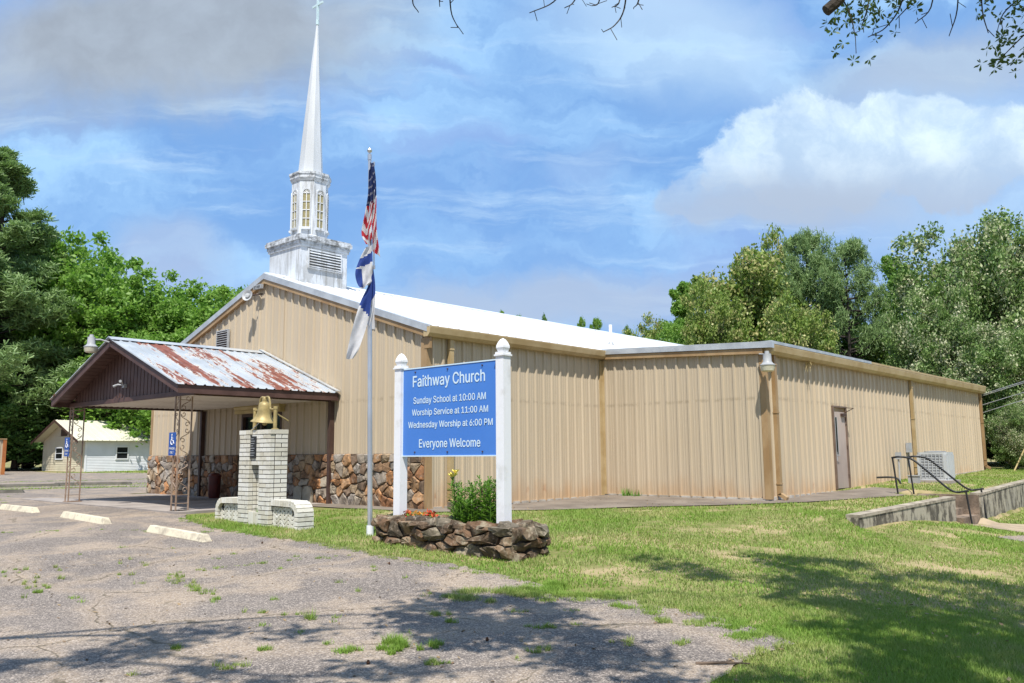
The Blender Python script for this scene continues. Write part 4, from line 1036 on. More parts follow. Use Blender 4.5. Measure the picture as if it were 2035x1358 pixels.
# little plant in the niche
def blades(n, c, r, h0, h1, w, lean, rs):
    a = rs.uniform(0, 2*np.pi, n); rad = r*np.sqrt(rs.uniform(0, 1, n)); X = c[0]+rad*np.cos(a); Yy = c[1]+rad*np.sin(a)
    H = rs.uniform(h0, h1, n); t = rs.uniform(0, 2*np.pi, n); l = rs.uniform(.1, 1, n)*lean
    B = np.stack([X, Yy, np.full(n, c[2])], 1) if np.isscalar(c[2]) or np.ndim(c[2]) == 0 else np.stack([X, Yy, c[2]], 1)
    S = np.stack([np.cos(t+1.57)*w, np.sin(t+1.57)*w, np.zeros(n)], 1); T = np.stack([np.cos(t)*l*H, np.sin(t)*l*H, H], 1)
    return np.stack([B-S, B+S, B+T], 1).reshape(-1, 3)
fast_mesh('niche_plant', blades(40, ((BX0+BX1)/2+.08, BYF+.10, BZ+.24), .05, .05, .16, .006, .9, NR), 3, L_LILY).name = 'niche_plant'
tag(bpy.data.objects['niche_plant'], 'small green weed growing in the niche of the bell pillar', 'plant')

# the bell
bc = np.array([(BX0+BX1)/2-.02, -3.22, BT]); bl_ = thing('bell', bc, 'gold painted cast bell hung on two posts on top of the brick pillar', 'bell')
for xx in (BX0+.18, BX1-.18):
    mb = MB(); mb.tube([(xx, -3.22, BT), (xx, -3.22, BT+.40)], .035, 10); mb.lathe([(.07, 0), (.07, .02), (.04, .03)], (xx, -3.22, BT), 10); mb.tube([(xx, -3.22, BT+.38), (xx, -3.22, BT+.43)], .042, 10); mb.build('post', GOLD, bl_, True)
T = np.array(Matrix.Rotation(math.radians(7), 3, 'Y'))
c = np.array([bc[0], -3.22, BT+.41])
mb = MB(); mb.lathe([(.0, .13), (.05, .125), (.095, .10), (.115, .05), (.122, -.02), (.132, -.10), (.155, -.17), (.20, -.225), (.232, -.25), (.235, -.262), (.215, -.262), (.18, -.20), (.0, -.1)], c, 28, tilt=T); mb.build('bell_body', GOLD, bl_, 'all')
mb = MB()
for sg in (1, -1):
    mb.tube(curve_pts([c+np.array([sg*.02, 0, .13]), c+np.array([sg*.05, 0, .20]), c+np.array([sg*.13, 0, .19]), c+np.array([sg*.175, 0, .08]), c+np.array([sg*.20, 0, -.02]), c+np.array([sg*.33, 0, -.035])], 5), .021, 8)
mb.lathe([(.05, .12), (.055, .16), (.035, .21), (.0, .22)], c, 12); mb.build('yoke', GOLD, bl_, True)
mb = MB(); mb.tube([c+T@np.array([0, 0, -.1]), c+T@np.array([.0, 0, -.26])], .012, 6); mb.lathe([(.0, -.33), (.04, -.31), (.05, -.285), (.03, -.26), (0, -.25)], c+np.array([.01, 0, 0]), 12); mb.build('clapper', GOLD, bl_, True)
mb = MB(); mb.tube(curve_pts([c+np.array([.33, 0, -.04]), c+np.array([.36, .05, -.12]), c+np.array([.37, .2, -.2]), c+np.array([.36, .28, -.24])], 4), .013, 6); mb.build('wheel_lever', GOLD, bl_, True)
mb = MB(); mb.tube([c+np.array([-.08, -.05, -.26]), (BX0+.26, -3.32, BT+.02)], .007, 6); mb.build('rope', WHITEP, bl_)

# ------------------------------------------------------------------ planter, sign and flowers
PX0, PX1, PYF, PYB, PZT = 2.60, 5.44, -3.40, -2.68, .15
pl = thing('stone_planter', ((PX0+PX1)/2, -2.9, gzf(4, -2.9)), 'low raised planter of dark rugged stones under the blue sign', 'planter')
rr = random.Random(8)
mb = MB(); mb.box(PX0+.08, PX1-.08, PYF+.08, PYF+.22, -.5, PZT-.05); mb.box(PX1-.22, PX1-.08, PYF+.221, PYB-.08, -.5, PZT-.05); mb.box(PX0+.08, PX0+.22, PYF+.221, PYB-.08, -.5, PZT-.05); mb.box(PX0+.221, PX1-.221, PYB-.22, PYB-.08, -.5, PZT-.05); mb.build('mortar_core', MORTS, pl)
mb = MB(); mb.box(PX0+.222, PX1-.222, PYF+.222, PYB-.222, -.4, PZT-.07); mb.build('soil', SOIL, pl)
def face(o, dS, nrm, L, zb, seedn):
    for cell in stone_cells(L, PZT-zb, .36, .135, rr, .5): rough_stone('stone', pl, cell, np.array(o)+Z_*zb, dS, Z_, nrm, .135, rr, STONE2, .010, .5)
face((PX0, PYF+.09, 0), X_, -Y_, PX1-PX0, -.42, 1)
face((PX1-.09, PYF, 0), Y_, X_, PYB-PYF, -.42, 2)
face((PX1, PYB-.09, 0), -X_, Y_, PX1-PX0, -.4, 3)
face((PX0+.09, PYB, 0), -Y_, -X_, PYB-PYF, -.4, 4)
# coping of flat stones
def coping(x0, x1, y0, y1, along):
    a = 0; L = (x1-x0) if along == 'x' else (y1-y0)
    while a < L-.05:
        w = min(rr.uniform(.18, .42), L-a); d = rr.uniform(.0, .03)
        cell = (np.array([w/2, .13]), [np.array(q) for q in ((0, rr.uniform(-.03, .02)), (w*.5, rr.uniform(-.03, .02)), (w, 0), (w, .26), (w*.4, .28), (0, .25))])
        if along == 'x': rough_stone('stone', pl, cell, (x0+a, y0, PZT-.07+d), X_, Y_, Z_, .075, rr, STONE2, .006, .35)
        else: rough_stone('stone', pl, cell, (x1, y0+a, PZT-.07+d), Y_, -X_, Z_, .075, rr, STONE2, .006, .35)
        a += w
coping(PX0, PX1, PYF-.02, 0, 'x'); coping(0, PX1+.02, PYF+.2, PYB-.2, 'y'); coping(0, PX0+.27, PYF+.2, PYB-.2, 'y'); coping(PX0, PX1, PYB-.24, 0, 'x')

SY = -3.02
sgn_ = thing('church_sign', (3.6, SY, PZT), 'blue church sign board with service times hung between two white posts', 'sign')
def finial_post(x, z0, ztop, w=.075):
    mb = MB(); mb.box(x-w, x+w, SY-w, SY+w, z0, ztop-.26); 
    for (a, z_0, z_1) in ((w+.018, ztop-.26, ztop-.235), (w+.004, ztop-.235, ztop-.20)): mb.box(x-a, x+a, SY-a, SY+a, z_0+.001, z_1)
    p = mb.build('post', WHITEP, sgn_)
    m2 = MB(); m2.lathe([(w*.95, ztop-.20), (w*1.1, ztop-.175), (w*1.32, ztop-.14), (w*1.28, ztop-.11), (w*.95, ztop-.06), (w*.5, ztop-.02), (.0, ztop)], (x, SY, 0), 4, phase=math.pi/4); m2.build('finial', WHITEP, p)
PLX, PRX = 2.745, 4.95
finial_post(PLX, -.3, 2.71); finial_post(PRX, -.3, 2.74)
SX0, SX1, SZ0, SZ1 = 2.825, 4.845, 1.09, 2.43
mb = MB(); mb.box(SX0, SX1, SY-.02, SY+.01, SZ0, SZ1); mb.build('board', BLUE, sgn_)
mb = MB(); e = .018
mb.box(SX0-e, SX0, SY-.028, SY+.015, SZ0-e, SZ1+e); mb.box(SX1, SX1+e, SY-.028, SY+.015, SZ0-e, SZ1+e); mb.box(SX0, SX1, SY-.028, SY+.015, SZ1, SZ1+e); mb.box(SX0, SX1, SY-.028, SY+.015, SZ0-e, SZ0); mb.build('edge_trim', LETTER, sgn_)
SIGNTXT = [('Faithway Church', (820.7, 771.5, 963.6, 754.9), (749.8, 771.5)), ('Sunday School at 10:00 AM', (821.8, 803.9, 965.5, 792.1), (791.0, 803.9)),
           ('Worship Service at 11:00 AM', (818.9, 827.8, 969.9, 816.8), (815.7, 827.8)), ('Wednesday Worship at 6:00 PM', (811.5, 852.9, 979.1, 842.6), (840.7, 852.9)), ('Everyone Welcome', (832.9, 891.2, 954.4, 886.0), (874.6, 891.2))]
def on_y(px, py, Y): d = ray(px, py); return CAM+d*(Y-CAM[1])/d[1]
for txt, (xa, ya, xb, yb), (yt, yb0) in SIGNTXT:
    a = on_y(xa, ya, SY-.024); b = on_y(xb, yb, SY-.024); t = on_y(xa, yt, SY-.024)
    zb_ = (a[2]+b[2])/2
    lettering(txt, (a[0], SY-.024, zb_), X_, Z_, b[0]-a[0], (t[2]-a[2])*.97, LETTER, sgn_, bold=.016)
for u in (.14, .5, .86):
    for z in (SZ0+.05, SZ1-.05):
        mb = MB(); x = SX0+(SX1-SX0)*u; mb.tube([(x, SY-.02, z), (x, SY-.035, z)], .012, 6); mb.build('bolt', DRIFT, sgn_)

# lilies: several stems with narrow leaves, yellow blooms on the first
def lily(x, y, h, n, label, bloom):
    t = thing('lily_plant', (x, y, PZT-.07), label, 'plant', 'lilies in the stone planter')
    mb = MB(); V = []; F = []
    for k in range(n):
        a = R.uniform(0, 6.28); r = R.uniform(0, .18); hh = h*R.uniform(.75, 1.0); b = np.array([x+r*math.cos(a), y+r*math.sin(a)*.7, PZT-.08]); top = b+np.array([math.cos(a)*.06, math.sin(a)*.06, hh])
        mb.tube([b, (b+top)/2+np.array([.01, 0, 0]), top], [.007, .006, .004], 5)
        q = .05
        while q < 1:
            p = b+(top-b)*q; w = R.uniform(0, 6.28); L = R.uniform(.09, .15)*(1.15-.5*q); d = np.array([math.cos(w), math.sin(w), R.uniform(.3, .9)]); s = np.array([-math.sin(w), math.cos(w), 0])*.014
            V += [p, p+d*L*.5+s, p+d*L*np.array([1, 1, .75]), p+d*L*.5-s]; q += .016/hh*.9
        if not bloom or k > 2:
            for j in range(3):
                w = R.uniform(0, 6.28); mb.tube([top, top+np.array([math.cos(w)*.03, math.sin(w)*.03, .05])], [.004, .010], 5)
    mb.build('stem', L_LILY, t); fast_mesh('foliage', np.array(V), 4, L_LILY, t)
    if bloom:
        YEL = MATS.get('yellow_petals') or simple('yellow_petals', (.80, .68, .10), (.72, .62, .18), 8, .6)
        for j in range(4):
            c = np.array([x+R.uniform(-.10, .06), y-.05+R.uniform(-.05, .05), PZT+h*R.uniform(.88, 1.0)]); V = []
            for p in range(6):
                w = p*math.pi/3; d = np.array([math.cos(w), math.sin(w), .8]); s = np.array([-math.sin(w), math.cos(w), 0])*.022
                V += [c, c+d*.04+s, c+d*.075, c+d*.04-s]
            fast_mesh('flower', np.array(V), 4, YEL, t)
lily(4.0, -3.0, .70, 9, 'tall lily clump with open yellow blooms, left in the stone planter', True)
lily(4.34, -2.98, .62, 15, 'leafy lily clump with closed buds, middle of the three', False)
lily(4.66, -2.98, .72, 15, 'leafy lily clump with closed buds against the right sign post', False)
lily(4.30, -3.1, .40, 14, 'short bushy lily clump in front of the taller ones', False)
RED = simple('red_petals', (.42, .03, .02), (.50, .12, .03), 9, .6); ORG = simple('orange_petals', (.70, .32, .04), (.62, .22, .03), 9, .6)
BLG = leafmat('dusty_blue_green_leaves', (.04, .09, .08), (.10, .16, .12), None, .2)
for i, (x, y, mt_, nm) in enumerate([(2.98, -3.05, RED, 'red flower cluster at the left end of the planter'), (3.22, -3.05, ORG, 'orange flower cluster beside the left sign post'), (3.40, -3.0, RED, 'dark red flower cluster in the middle of the planter'), (3.32, -2.98, None, 'dusty blue-green leafy tuft among the planter flowers'), (3.62, -3.04, None, 'grey-green leafy tuft left of the lilies'), (3.52, -3.08, RED, 'small red flower cluster next to the lilies')]):
    t = thing('bedding_plant', (x, y, PZT-.07), nm, 'plant', 'bedding flowers in the stone planter')
    n = 90; a = NR.normal(0, 1, (n, 3)); a[:, 2] = abs(a[:, 2]); a /= np.linalg.norm(a, axis=1)[:, None]; c = np.array([x, y, PZT-.05])+a*NR.uniform(.03, .13, (n, 1))*np.array([1, 1, .9])
    s1 = NR.normal(0, .014, (n, 3)); s2 = NR.normal(0, .014, (n, 3)); fast_mesh('foliage', np.stack([c-s1, c-s2, c+s1, c+s2], 1).reshape(-1, 3), 4, BLG if mt_ is None else L_LILY, t)
    if mt_:
        n = 46; a = NR.normal(0, 1, (n, 3)); a[:, 2] = abs(a[:, 2]); a /= np.linalg.norm(a, axis=1)[:, None]; c = np.array([x, y, PZT+.0])+a*NR.uniform(.06, .12, (n, 1))
        s1 = NR.normal(0, .016, (n, 3)); s2 = NR.normal(0, .016, (n, 3)); fast_mesh('flower', np.stack([c-s1, c-s2, c+s1, c+s2], 1).reshape(-1, 3), 4, mt_, t)

# ------------------------------------------------------------------ flagpole and flags
FPX_, FPY = 1.96, -2.98; FZ = gzf(FPX_, FPY); FT = 6.25
fp_ = thing('flagpole', (FPX_, FPY, FZ), 'tall slim silver flagpole with ball top in front of the church', 'flagpole')
TILT = np.array([-.012, -.01]) 
def fpt(z): k = (z-FZ); return np.array([FPX_+TILT[0]*k, FPY+TILT[1]*k, z])
for (za, zb_, r) in ((FZ-.05, 1.85, .042), (1.84, 3.55, .038), (3.54, 5.2, .034), (5.19, FT-.1, .029)):
    mb = MB(); mb.tube([fpt(za), fpt(zb_)], r, 14); mb.build('pole_section', ALU, fp_, True)
mb = MB(); mb.tube([fpt(FZ-.05), fpt(FZ+.16)], .058, 12); mb.build('base_sleeve', WHITEP, fp_, True)
mb = MB(); mb.tube([fpt(FT-.12), fpt(FT-.02)], .036, 10); mb.tube([fpt(FT-.02), fpt(FT+.01)], .015, 8); mb.build('cap', ALU, fp_, True)
mb = MB(); mb.lathe([(0, -.045), (.03, -.036), (.045, 0), (.03, .036), (0, .045)], fpt(FT+.05), 14); mb.build('ball', ALU, fp_, True)
RD = np.array([RT[0], RT[1], 0]); RD /= np.linalg.norm(RD); DD = np.array([-RD[1], RD[0], 0])
def rodpt(z, off=.07): return fpt(z)+RD*off+DD*.01
for (za, zb_) in ((5.40, FT-.18), (4.25, 5.30)):
    mb = MB(); mb.tube([rodpt(za), rodpt(zb_)], .012, 8)
    for z in (za, zb_): mb.tube([fpt(z), rodpt(z)], .012, 6); mb.tube([rodpt(z)-Z_*.03, rodpt(z)+Z_*.03], .022, 8)
    mb.build('flag_rod', ALU, fp_)
def zc(py): return on_y(742, py, FPY)[2]
def sx(px, py): return (px-(735+(742-735)*(1065-py)/765.))*(13.3/FPX)      # metres right of the pole for a photo column
def cloth(left, right, rows, cols, amp, folds, off, colfn, mats, label, seedp, name='flag'):
    """surface between a left and a right outline given as (metres right of pole, height), with vertical folds"""
    t = thing(name, fpt(zc(left[0][1])), label, 'flag', 'limp flags on the flagpole')
    L = curve_pts([np.array([sx(a, b), zc(b)]) for a, b in left], 8); Rr = curve_pts([np.array([sx(a, b), zc(b)]) for a, b in right], 8)
    def samp(Cv, t_): q = t_*(len(Cv)-1); i = min(int(q), len(Cv)-2); return Cv[i]*(1-q+i)+Cv[i+1]*(q-i)
    mb = MB(); V = []
    for j in range(rows+1):
        v = j/rows; a = samp(L, v); b = samp(Rr, v)
        for i in range(cols+1):
            u = i/cols; p = a*(1-u)+b*u; dpt = off+amp*(.35+.65*v)*math.sin(u*math.pi*folds+seedp+v*1.3)+.012*math.sin(u*9+v*14+seedp)
            dx = .012*math.sin(v*9+u*5+seedp)*v
            V.append(fpt(p[1])*np.array([1, 1, 0])+np.array([0, 0, p[1]])+RD*(p[0]+dx)-DD*dpt)
    mb.v = [tuple(q) for q in V]
    for j in range(rows):
        for i in range(cols):
            mb.f.append((j*(cols+1)+i, j*(cols+1)+i+1, (j+1)*(cols+1)+i+1, (j+1)*(cols+1)+i)); mb.mi.append(colfn((i+.5)/cols, (j+.5)/rows))
    o = mb.build('cloth', mats, t, 'all'); return t
def fmat(name, c): 
    mt, G = newmat(name); n = G.noise(G.pos, 9, 4, .6); cc = G.mix(G.step(n, .3, .7), c, tuple(x*.85 for x in c)); return finish(mt, G, cc, .7, 0, G.noise(G.pos, 160, 2), .15, .002, .2, trans=(.3, cc))
FR, FW_, FB, FN = fmat('flag_red', (.46, .03, .045)), fmat('flag_white', (.66, .66, .68)), fmat('flag_blue', (.035, .07, .28)), fmat('flag_navy', (.02, .035, .12))
MF = [FR, FW_, FB, FN]
def us(u, v):
    if v < .42 - .0: 
        # stars as small pale flecks in the canton
        return 1 if (int(u*20) % 4 == 1 and int(v*60) % 5 == 2) else 3
    return int((v*9.5+abs(u-.45)*3.4)) % 2
us1 = cloth([(741, 345), (739, 385), (733, 430), (724, 468), (735, 490)], [(749, 330), (749, 380), (748, 420), (747, 450), (746, 478)], 46, 20, .05, 2.3, .06, us, MF, 'red and white striped half of the American flag hanging left of the pole, blue canton above', .4)
c_ = us1.children[0]; us1['label'] = 'limp American flag with navy star canton and red and white stripes, topmost on the pole'
t2 = cloth([(744, 326), (744, 380), (745, 430), (746, 470), (748, 500)], [(751, 326), (756, 365), (757, 420), (757, 470), (763, 514)], 46, 16, .04, 1.6, .03, lambda u, v: (1 if (int(u*16) % 4 == 1 and int(v*70) % 6 == 2) else 3) if v < .36 else int(v*10+abs(u)*2.2) % 2, MF, 'x', 1.7)
for ch_ in list(t2.children):
    w = org(ch_)-org(us1); ch_.parent = us1; ch_.location = w; ch_.name = 'cloth_fold'
bpy.data.objects.remove(t2)
def isr(u, v): return 2 if (.22 < v+u*.10 < .42) or (u < .35 and .45 < v < .93) else 1
cloth([(733, 494), (718, 520), (712, 542), (714, 565), (722, 577)], [(746, 490), (747, 515), (747, 540), (746, 560), (738, 568)], 34, 18, .05, 2.6, .05, isr, MF, 'limp white flag with blue stripes bunched just below the American flag', .2)
def chf(u, v): return 2 if v < .30+u*.12 else 1
cloth([(736, 575), (722, 600), (708, 645), (694, 690), (692, 714)], [(747, 545), (744, 600), (736, 645), (720, 690), (704, 714)], 36, 16, .05, 2.0, .06, chf, MF, 'long white flag with blue top corner trailing to the lower left of the pole', 1.0)
t3 = cloth([(740, 560), (738, 595), (738, 630), (738, 652)], [(747, 530), (751, 570), (750, 620), (748, 655)], 30, 12, .03, 1.5, .02, lambda u, v: 2 if v < .42 else 1, MF, 'y', .3)
tgt = [o for o in bpy.data.objects if o.get('label', '').startswith('long white flag')][0]
for ch_ in list(t3.children):
    w = org(ch_)-org(tgt); ch_.parent = tgt; ch_.location = w; ch_.name = 'cloth_fold'
bpy.data.objects.remove(t3)

# ------------------------------------------------------------------ wheel stops
def wheel_stop(cx, cy, L, label, rot=0., mat=STOPM, grp='cream parking wheel stops', hgt=.115, name='wheel_stop'):
    z = gzf(cx, cy); 
    prof = [(-.085, 0), (.085, 0), (.045, hgt), (-.045, hgt)]; mb = MB()
    V = []; 
    for s_, k in ((-1, 1), (1, 1)):
        for (a, b) in prof: V.append((s_*(L/2-(.06 if b > 0 else 0)), a, b))
    mb.add(V, [(3, 2, 1, 0), (4, 5, 6, 7)]+[(i, (i+1) % 4, 4+(i+1) % 4, 4+i) for i in range(4)])
    me = bpy.data.meshes.new(name); me.from_pydata(mb.v, [], mb.f); me.materials.append(mat)
    o = link(name, me); zl = gzf(cx-L/2, cy); zr = gzf(cx+L/2, cy)
    o.location = (cx, cy, (zl+zr)/2+.008); o.rotation_euler = (0, -math.atan2(zr-zl, L), rot)
    mod = o.modifiers.new('b', 'BEVEL'); mod.width = .008; mod.segments = 2
    tag(o, label, 'wheel stop', grp); return o
wheel_stop(-.43, -5.03, 1.95, 'cream concrete wheel stop nearest the camera, rightmost of three')
wheel_stop(-3.95, -5.12, 2.05, 'cream concrete wheel stop in the middle of three')
wheel_stop(-7.75, -5.05, 2.1, 'cream concrete wheel stop farthest left of three')
DKS = simple('mossy_grey_concrete', (.13, .12, .10), (.08, .075, .06), 3, .95)
wheel_stop(-22.6, .05, 2.2, 'old dark grey wheel stop far across the lot, left of the carport post', .9, DKS, 'old dark wheel stops across the lot')
wheel_stop(-21.6, 2.0, 3.0, 'old dark grey wheel stop seen between the carport posts', .8, DKS, 'old dark wheel stops across the lot')
wheel_stop(-17.4, -2.6, 1.6, 'old dark grey wheel stop at the left edge of the photo', .9, DKS, 'old dark wheel stops across the lot')

# ------------------------------------------------------------------ retaining walls, steps, rails
def ret_wall(label, pts, th, drop):
    t = thing('retaining_wall', (pts[0][0], pts[0][1], pts[0][2]), label, 'wall', 'low concrete retaining walls')
    b = MB(); c = MB()
    for (x, y, z), (x2, y2, z2) in zip(pts[:-1], pts[1:]):
        for q, a, zt, zb2, e in ((b, 0, -.055, None, 0), (c, .015, 0, -.054, .01)):
            w = th/2+a; d = np.array([x2-x, y2-y]); n_ = np.array([d[1], -d[0]])/np.linalg.norm(d)*w
            z0a = z-drop if zb2 is None else z+zb2; z0b = z2-drop if zb2 is None else z2+zb2
            V = [(x-n_[0], y-n_[1], z0a), (x+n_[0], y+n_[1], z0a), (x2+n_[0], y2+n_[1], z0b), (x2-n_[0], y2-n_[1], z0b), (x-n_[0], y-n_[1], z+zt), (x+n_[0], y+n_[1], z+zt), (x2+n_[0], y2+n_[1], z2+zt), (x2-n_[0], y2-n_[1], z2+zt)]
            q.add(V, [(0,3,2,1),(4,5,6,7),(0,1,5,4),(1,2,6,5),(2,3,7,6),(3,0,4,7)])
    b.build('wall_body', WCONC, t); c.build('coping', simple('pale_coping_concrete', (.42, .37, .29), (.20, .17, .13), 4, .95, bscale=30, bstr=.6), t); return t
def seg(a, b, n): return [tuple(np.array(a)+(np.array(b)-np.array(a))*k/n) for k in range(n+1)]
ret_wall('short black-streaked concrete retaining wall left of the steps', seg((7.14, 3.98, -.045), (7.2, 10.0, .03), 1), .22, 1.0)
ret_wall('long black-streaked concrete retaining wall right of the steps running out of frame', [(7.38, 11.52, .05), (7.15, 15.5, .10), (6.95, 19.4, .14), (6.95, 30, .25)], .22, 1.2)
stp = thing('steps', (6.7, 10.76, -.6), 'worn concrete steps with crumbling edge between the two retaining walls', 'steps')
STP = simple('rusty_worn_concrete', (.28, .21, .155), (.13, .10, .075), 3, .95, bscale=25, bstr=.8, bdist=.015)
for k in range(4):
    mb = MB(); mb.box(6.15+.32*k, 6.15+.32*(k+1)+(.02 if k == 3 else 0), 10.08, 11.44, -.9, .02-.155*k-.02); mb.build('step', STP, stp)
mb = MB(); mb.box(6.05, 7.1, 9.93, 10.07, -.9, .01); mb.build('cheek_wall', STP, stp)
mb = MB(); mb.box(6.05, 7.45, 11.445, 11.6, -.9, .01); mb.build('cheek_wall', STP, stp)
def rail(y, y2, label):
    t = thing('handrail', (6.0, y, .03), label, 'handrail', 'black pipe handrails at the steps')
    P = curve_pts([(5.93, y, .93), (6.12, y, .955), (6.35, y+(y2-y)*.3, .90), (6.6, y+(y2-y)*.45, .68), (7.05, y+(y2-y)*.8, .22), (7.22, y2, .115), (7.36, y2, .125), (7.50, y2, .15)], 5)
    mb = MB(); mb.tube(P, .024, 8); mb.build('rail', BLACK, t, True)
    mb = MB(); mb.tube([(6.03, y, .0), (5.95, y, .93)], .022, 8); mb.build('post', BLACK, t, True)
    mb = MB(); mb.tube([(7.52, y2+.02, gzf(7.6, y2)-.05), (7.44, y2, .13)], .022, 8); mb.build('post', BLACK, t, True)
rail(10.05, 10.45, 'near black pipe handrail bending down beside the steps')
rail(11.25, 11.85, 'far black pipe handrail bending down beside the steps')

# ------------------------------------------------------------------ air conditioner, boxes
ax, ay = 5.70, 14.5; az = gzf(ax, ay)
ac = thing('air_conditioner', (ax, ay, az), 'light grey outdoor air conditioning unit with louvred sides on the grass', 'air conditioner')
mb = MB(); mb.box(ax-.5, ax+.5, ay-.5, ay+.5, az-.1, az+.06); mb.build('pad', CONC, ac)
s_, hh = .385, .84
def rsq(s, r, n=4):
    o = []
    for (cx_, cy_, a0) in ((s-r, s-r, 0), (-s+r, s-r, 90), (-s+r, -s+r, 180), (s-r, -s+r, 270)):
        for k in range(n+1): w = math.radians(a0+90*k/n); o.append((cx_+r*math.cos(w), cy_+r*math.sin(w)))
    return o
ACM = simple('ac_cabinet_enamel', (.50, .52, .53), (.44, .46, .47), 2, .4)
mb = MB(); mb.prism([(ax+a, ay+b, az+.06) for a, b in rsq(s_-.02, .09)], (0, 0, hh-.08)); mb.build('coil', simple('dark_coil', (.05, .055, .06), (.08, .08, .085), 5, .5), ac)
mb = MB(); mb.prism([(ax+a, ay+b, az+hh-.06) for a, b in rsq(s_+.012, .10)], (0, 0, .07)); mb.build('top_panel', ACM, ac)
mb = MB(); mb.prism([(ax+a, ay+b, az+.061) for a, b in rsq(s_+.01, .10)], (0, 0, .06)); mb.build('base_rail', ACM, ac)
for sx2 in (1, -1):
    for sy2 in (1, -1):
        mb = MB(); mb.box(ax+sx2*(s_-.05)-.055, ax+sx2*(s_-.05)+.055, ay+sy2*(s_-.05)-.055, ay+sy2*(s_-.05)+.055, az+.122, az+hh-.062); mb.build('corner_post', ACM, ac)
mb = MB(); mb.box(ax+.37, ax+.405, ay-.29, ay+.29, az+.121, az+hh-.062); mb.build('side_panel', ACM, ac)
for k in range(15):     # louvre blades on the face towards the camera and its opposite
    z = az+.15+k*.043
    for sg in (-1, 1):
        mb = MB(); mb.obox((ax, ay+sg*(s_-.004), z), (s_-.06, 0, 0), (0, sg*.012, -.010), (0, .001, .0016)); mb.build('louvre_blade', ACM, ac)
for k in range(7):
    x = ax-s_+.1+k*.1; mb = MB(); mb.box(x-.008, x+.008, ay-s_-.02, ay-s_-.006, az+.121, az+hh-.062); mb.build('grille_bar', ACM, ac)
mb = MB(); mb.lathe([(.28, 0), (.30, .02), (.12, .035), (0, .035)], (ax, ay, az+hh+.01), 20); mb.build('fan_guard', LGREY, ac, True)
eb = thing('electrical_box', (XA+.1, 15.75, 1.15), 'small white electrical box on a conduit beside the second downspout', 'electrical box')
mb = MB(); mb.box(XA+.05, XA+.16, 15.6, 15.82, 1.05, 1.34); mb.build('case', LGREY, eb); mb = MB(); mb.tube([(XA+.1, 15.7, 1.05), (XA+.1, 15.7, .3)], .018, 6); mb.build('conduit', LGREY, eb)
hb = thing('hydrant_post', (XA+.35, 13.9, .2), 'thin grey pipe post with a small box by the wall, left of the air conditioner', 'utility post')
mb = MB(); mb.tube([(XA+.35, 13.9, .15), (XA+.35, 13.9, 1.0)], .025, 8); mb.build('pipe', LGREY, hb); mb = MB(); mb.box(XA+.28, XA+.42, 13.85, 13.95, .86, 1.06); mb.build('box', LGREY, hb)
ub = thing('utility_box', (5.35, 13.6, gzf(5.35, 13.6)), 'small low grey box on the grass just left of the air conditioner', 'utility box')
z = gzf(5.35, 13.6); mb = MB(); mb.box(5.22, 5.48, 13.5, 13.72, z, z+.20); mb.build('case', LGREY, ub); mb = MB(); mb.box(5.20, 5.50, 13.48, 13.74, z+.201, z+.22); mb.build('lid', LGREY, ub)
ps = thing('drain_pipe', (5.0, 13.0, .15), 'short black bent drain pipe on the grass by the wing wall', 'pipe')
mb = MB(); mb.tube(curve_pts([(XA+.05, 12.9, .36), (4.9, 12.95, .37), (5.1, 13.0, .33), (5.2, 13.0, .12)], 4), .028, 7); mb.build('pipe', BLACK, ps, True)
tb = thing('trash_bin', (-7.9, -.5, 0), 'dark red upright bin in the shade against the stone wall', 'bin')
mb = MB(); mb.lathe([(.13, .012), (.15, .1), (.16, .56)], (-7.8, -.4, 0), 18); mb.build('body', RUSTR, tb, True); mb = MB(); mb.lathe([(.17, .561), (.17, .60), (.10, .66), (0, .68)], (-7.8, -.4, 0), 18); mb.build('lid', RUSTR, tb, True)
wb = thing('splash_block', (.25, .35, 0), 'small broken brown block at the foot of the first downspout', 'block')
z = gzf(.3, .5); mb = MB(); mb.obox((.42, .42, z+.10), (.12, .05, .01), (-.04, .09, 0), (0, 0, .07)); mb.build('block', STP, wb)
# rusty bit hanging from the wing gutter: a torn nest of straw
ns = thing('torn_insulation', (XA+.2, 8.3, 3.25), 'scrap of torn yellow insulation hanging under the wing gutter', 'debris')
fast_mesh('shreds', blades(26, (XA+.17, 8.35, 3.28), .09, -.30, -.08, .012, .5, NR), 3, CREAMW, ns)

# ------------------------------------------------------------------ house and shed across the lot
HX, HY, HZ = -61.0, 16.9, -.1; HWd, HL, HH, HR = 9.6, 16., 2.65, 4.35
hs = thing('white_house', (HX-HWd/2, HY+HL/2, HZ), 'low white sided house with pale metal roof across the parking lot', 'house')
n = 20
for k in range(n):
    z0 = HZ+k*HH/n; z1 = z0+HH/n
    mb = MB(); mb.prism([(HX, HY, z0), (HX+.035, HY, z0), (HX+.01, HY, z1-.005), (HX, HY, z1-.005)], (0, HL, 0)); mb.build('siding_board', SIDE1, hs)
n = 28; TT = HR-.1
for k in range(n):
    z0 = HZ+k*TT/n; z1 = z0+TT/n; zz = z0-HZ
    hw = HWd/2 if zz < HH else (HWd/2)*(1-(zz-HH)/(HR-HH))
    if hw < .1: continue
    mb = MB(); mb.prism([(HX-HWd/2-hw, HY-.035, z0), (HX-HWd/2-hw, HY, z0), (HX-HWd/2-hw, HY, z1-.005), (HX-HWd/2-hw, HY-.01, z1-.005)], (2*hw, 0, 0)); mb.build('siding_board', SIDE2, hs)
mb = MB(); mb.box(HX-HWd, HX-.001, HY+.001, HY+HL, HZ, HZ+HH); mb.build('wall', SIDE1, hs)
mb = MB(); mb.box(HX-.05, HX+.06, HY-.06, HY+.08, HZ, HZ+HH); mb.build('corner_board', SIDE1, hs)
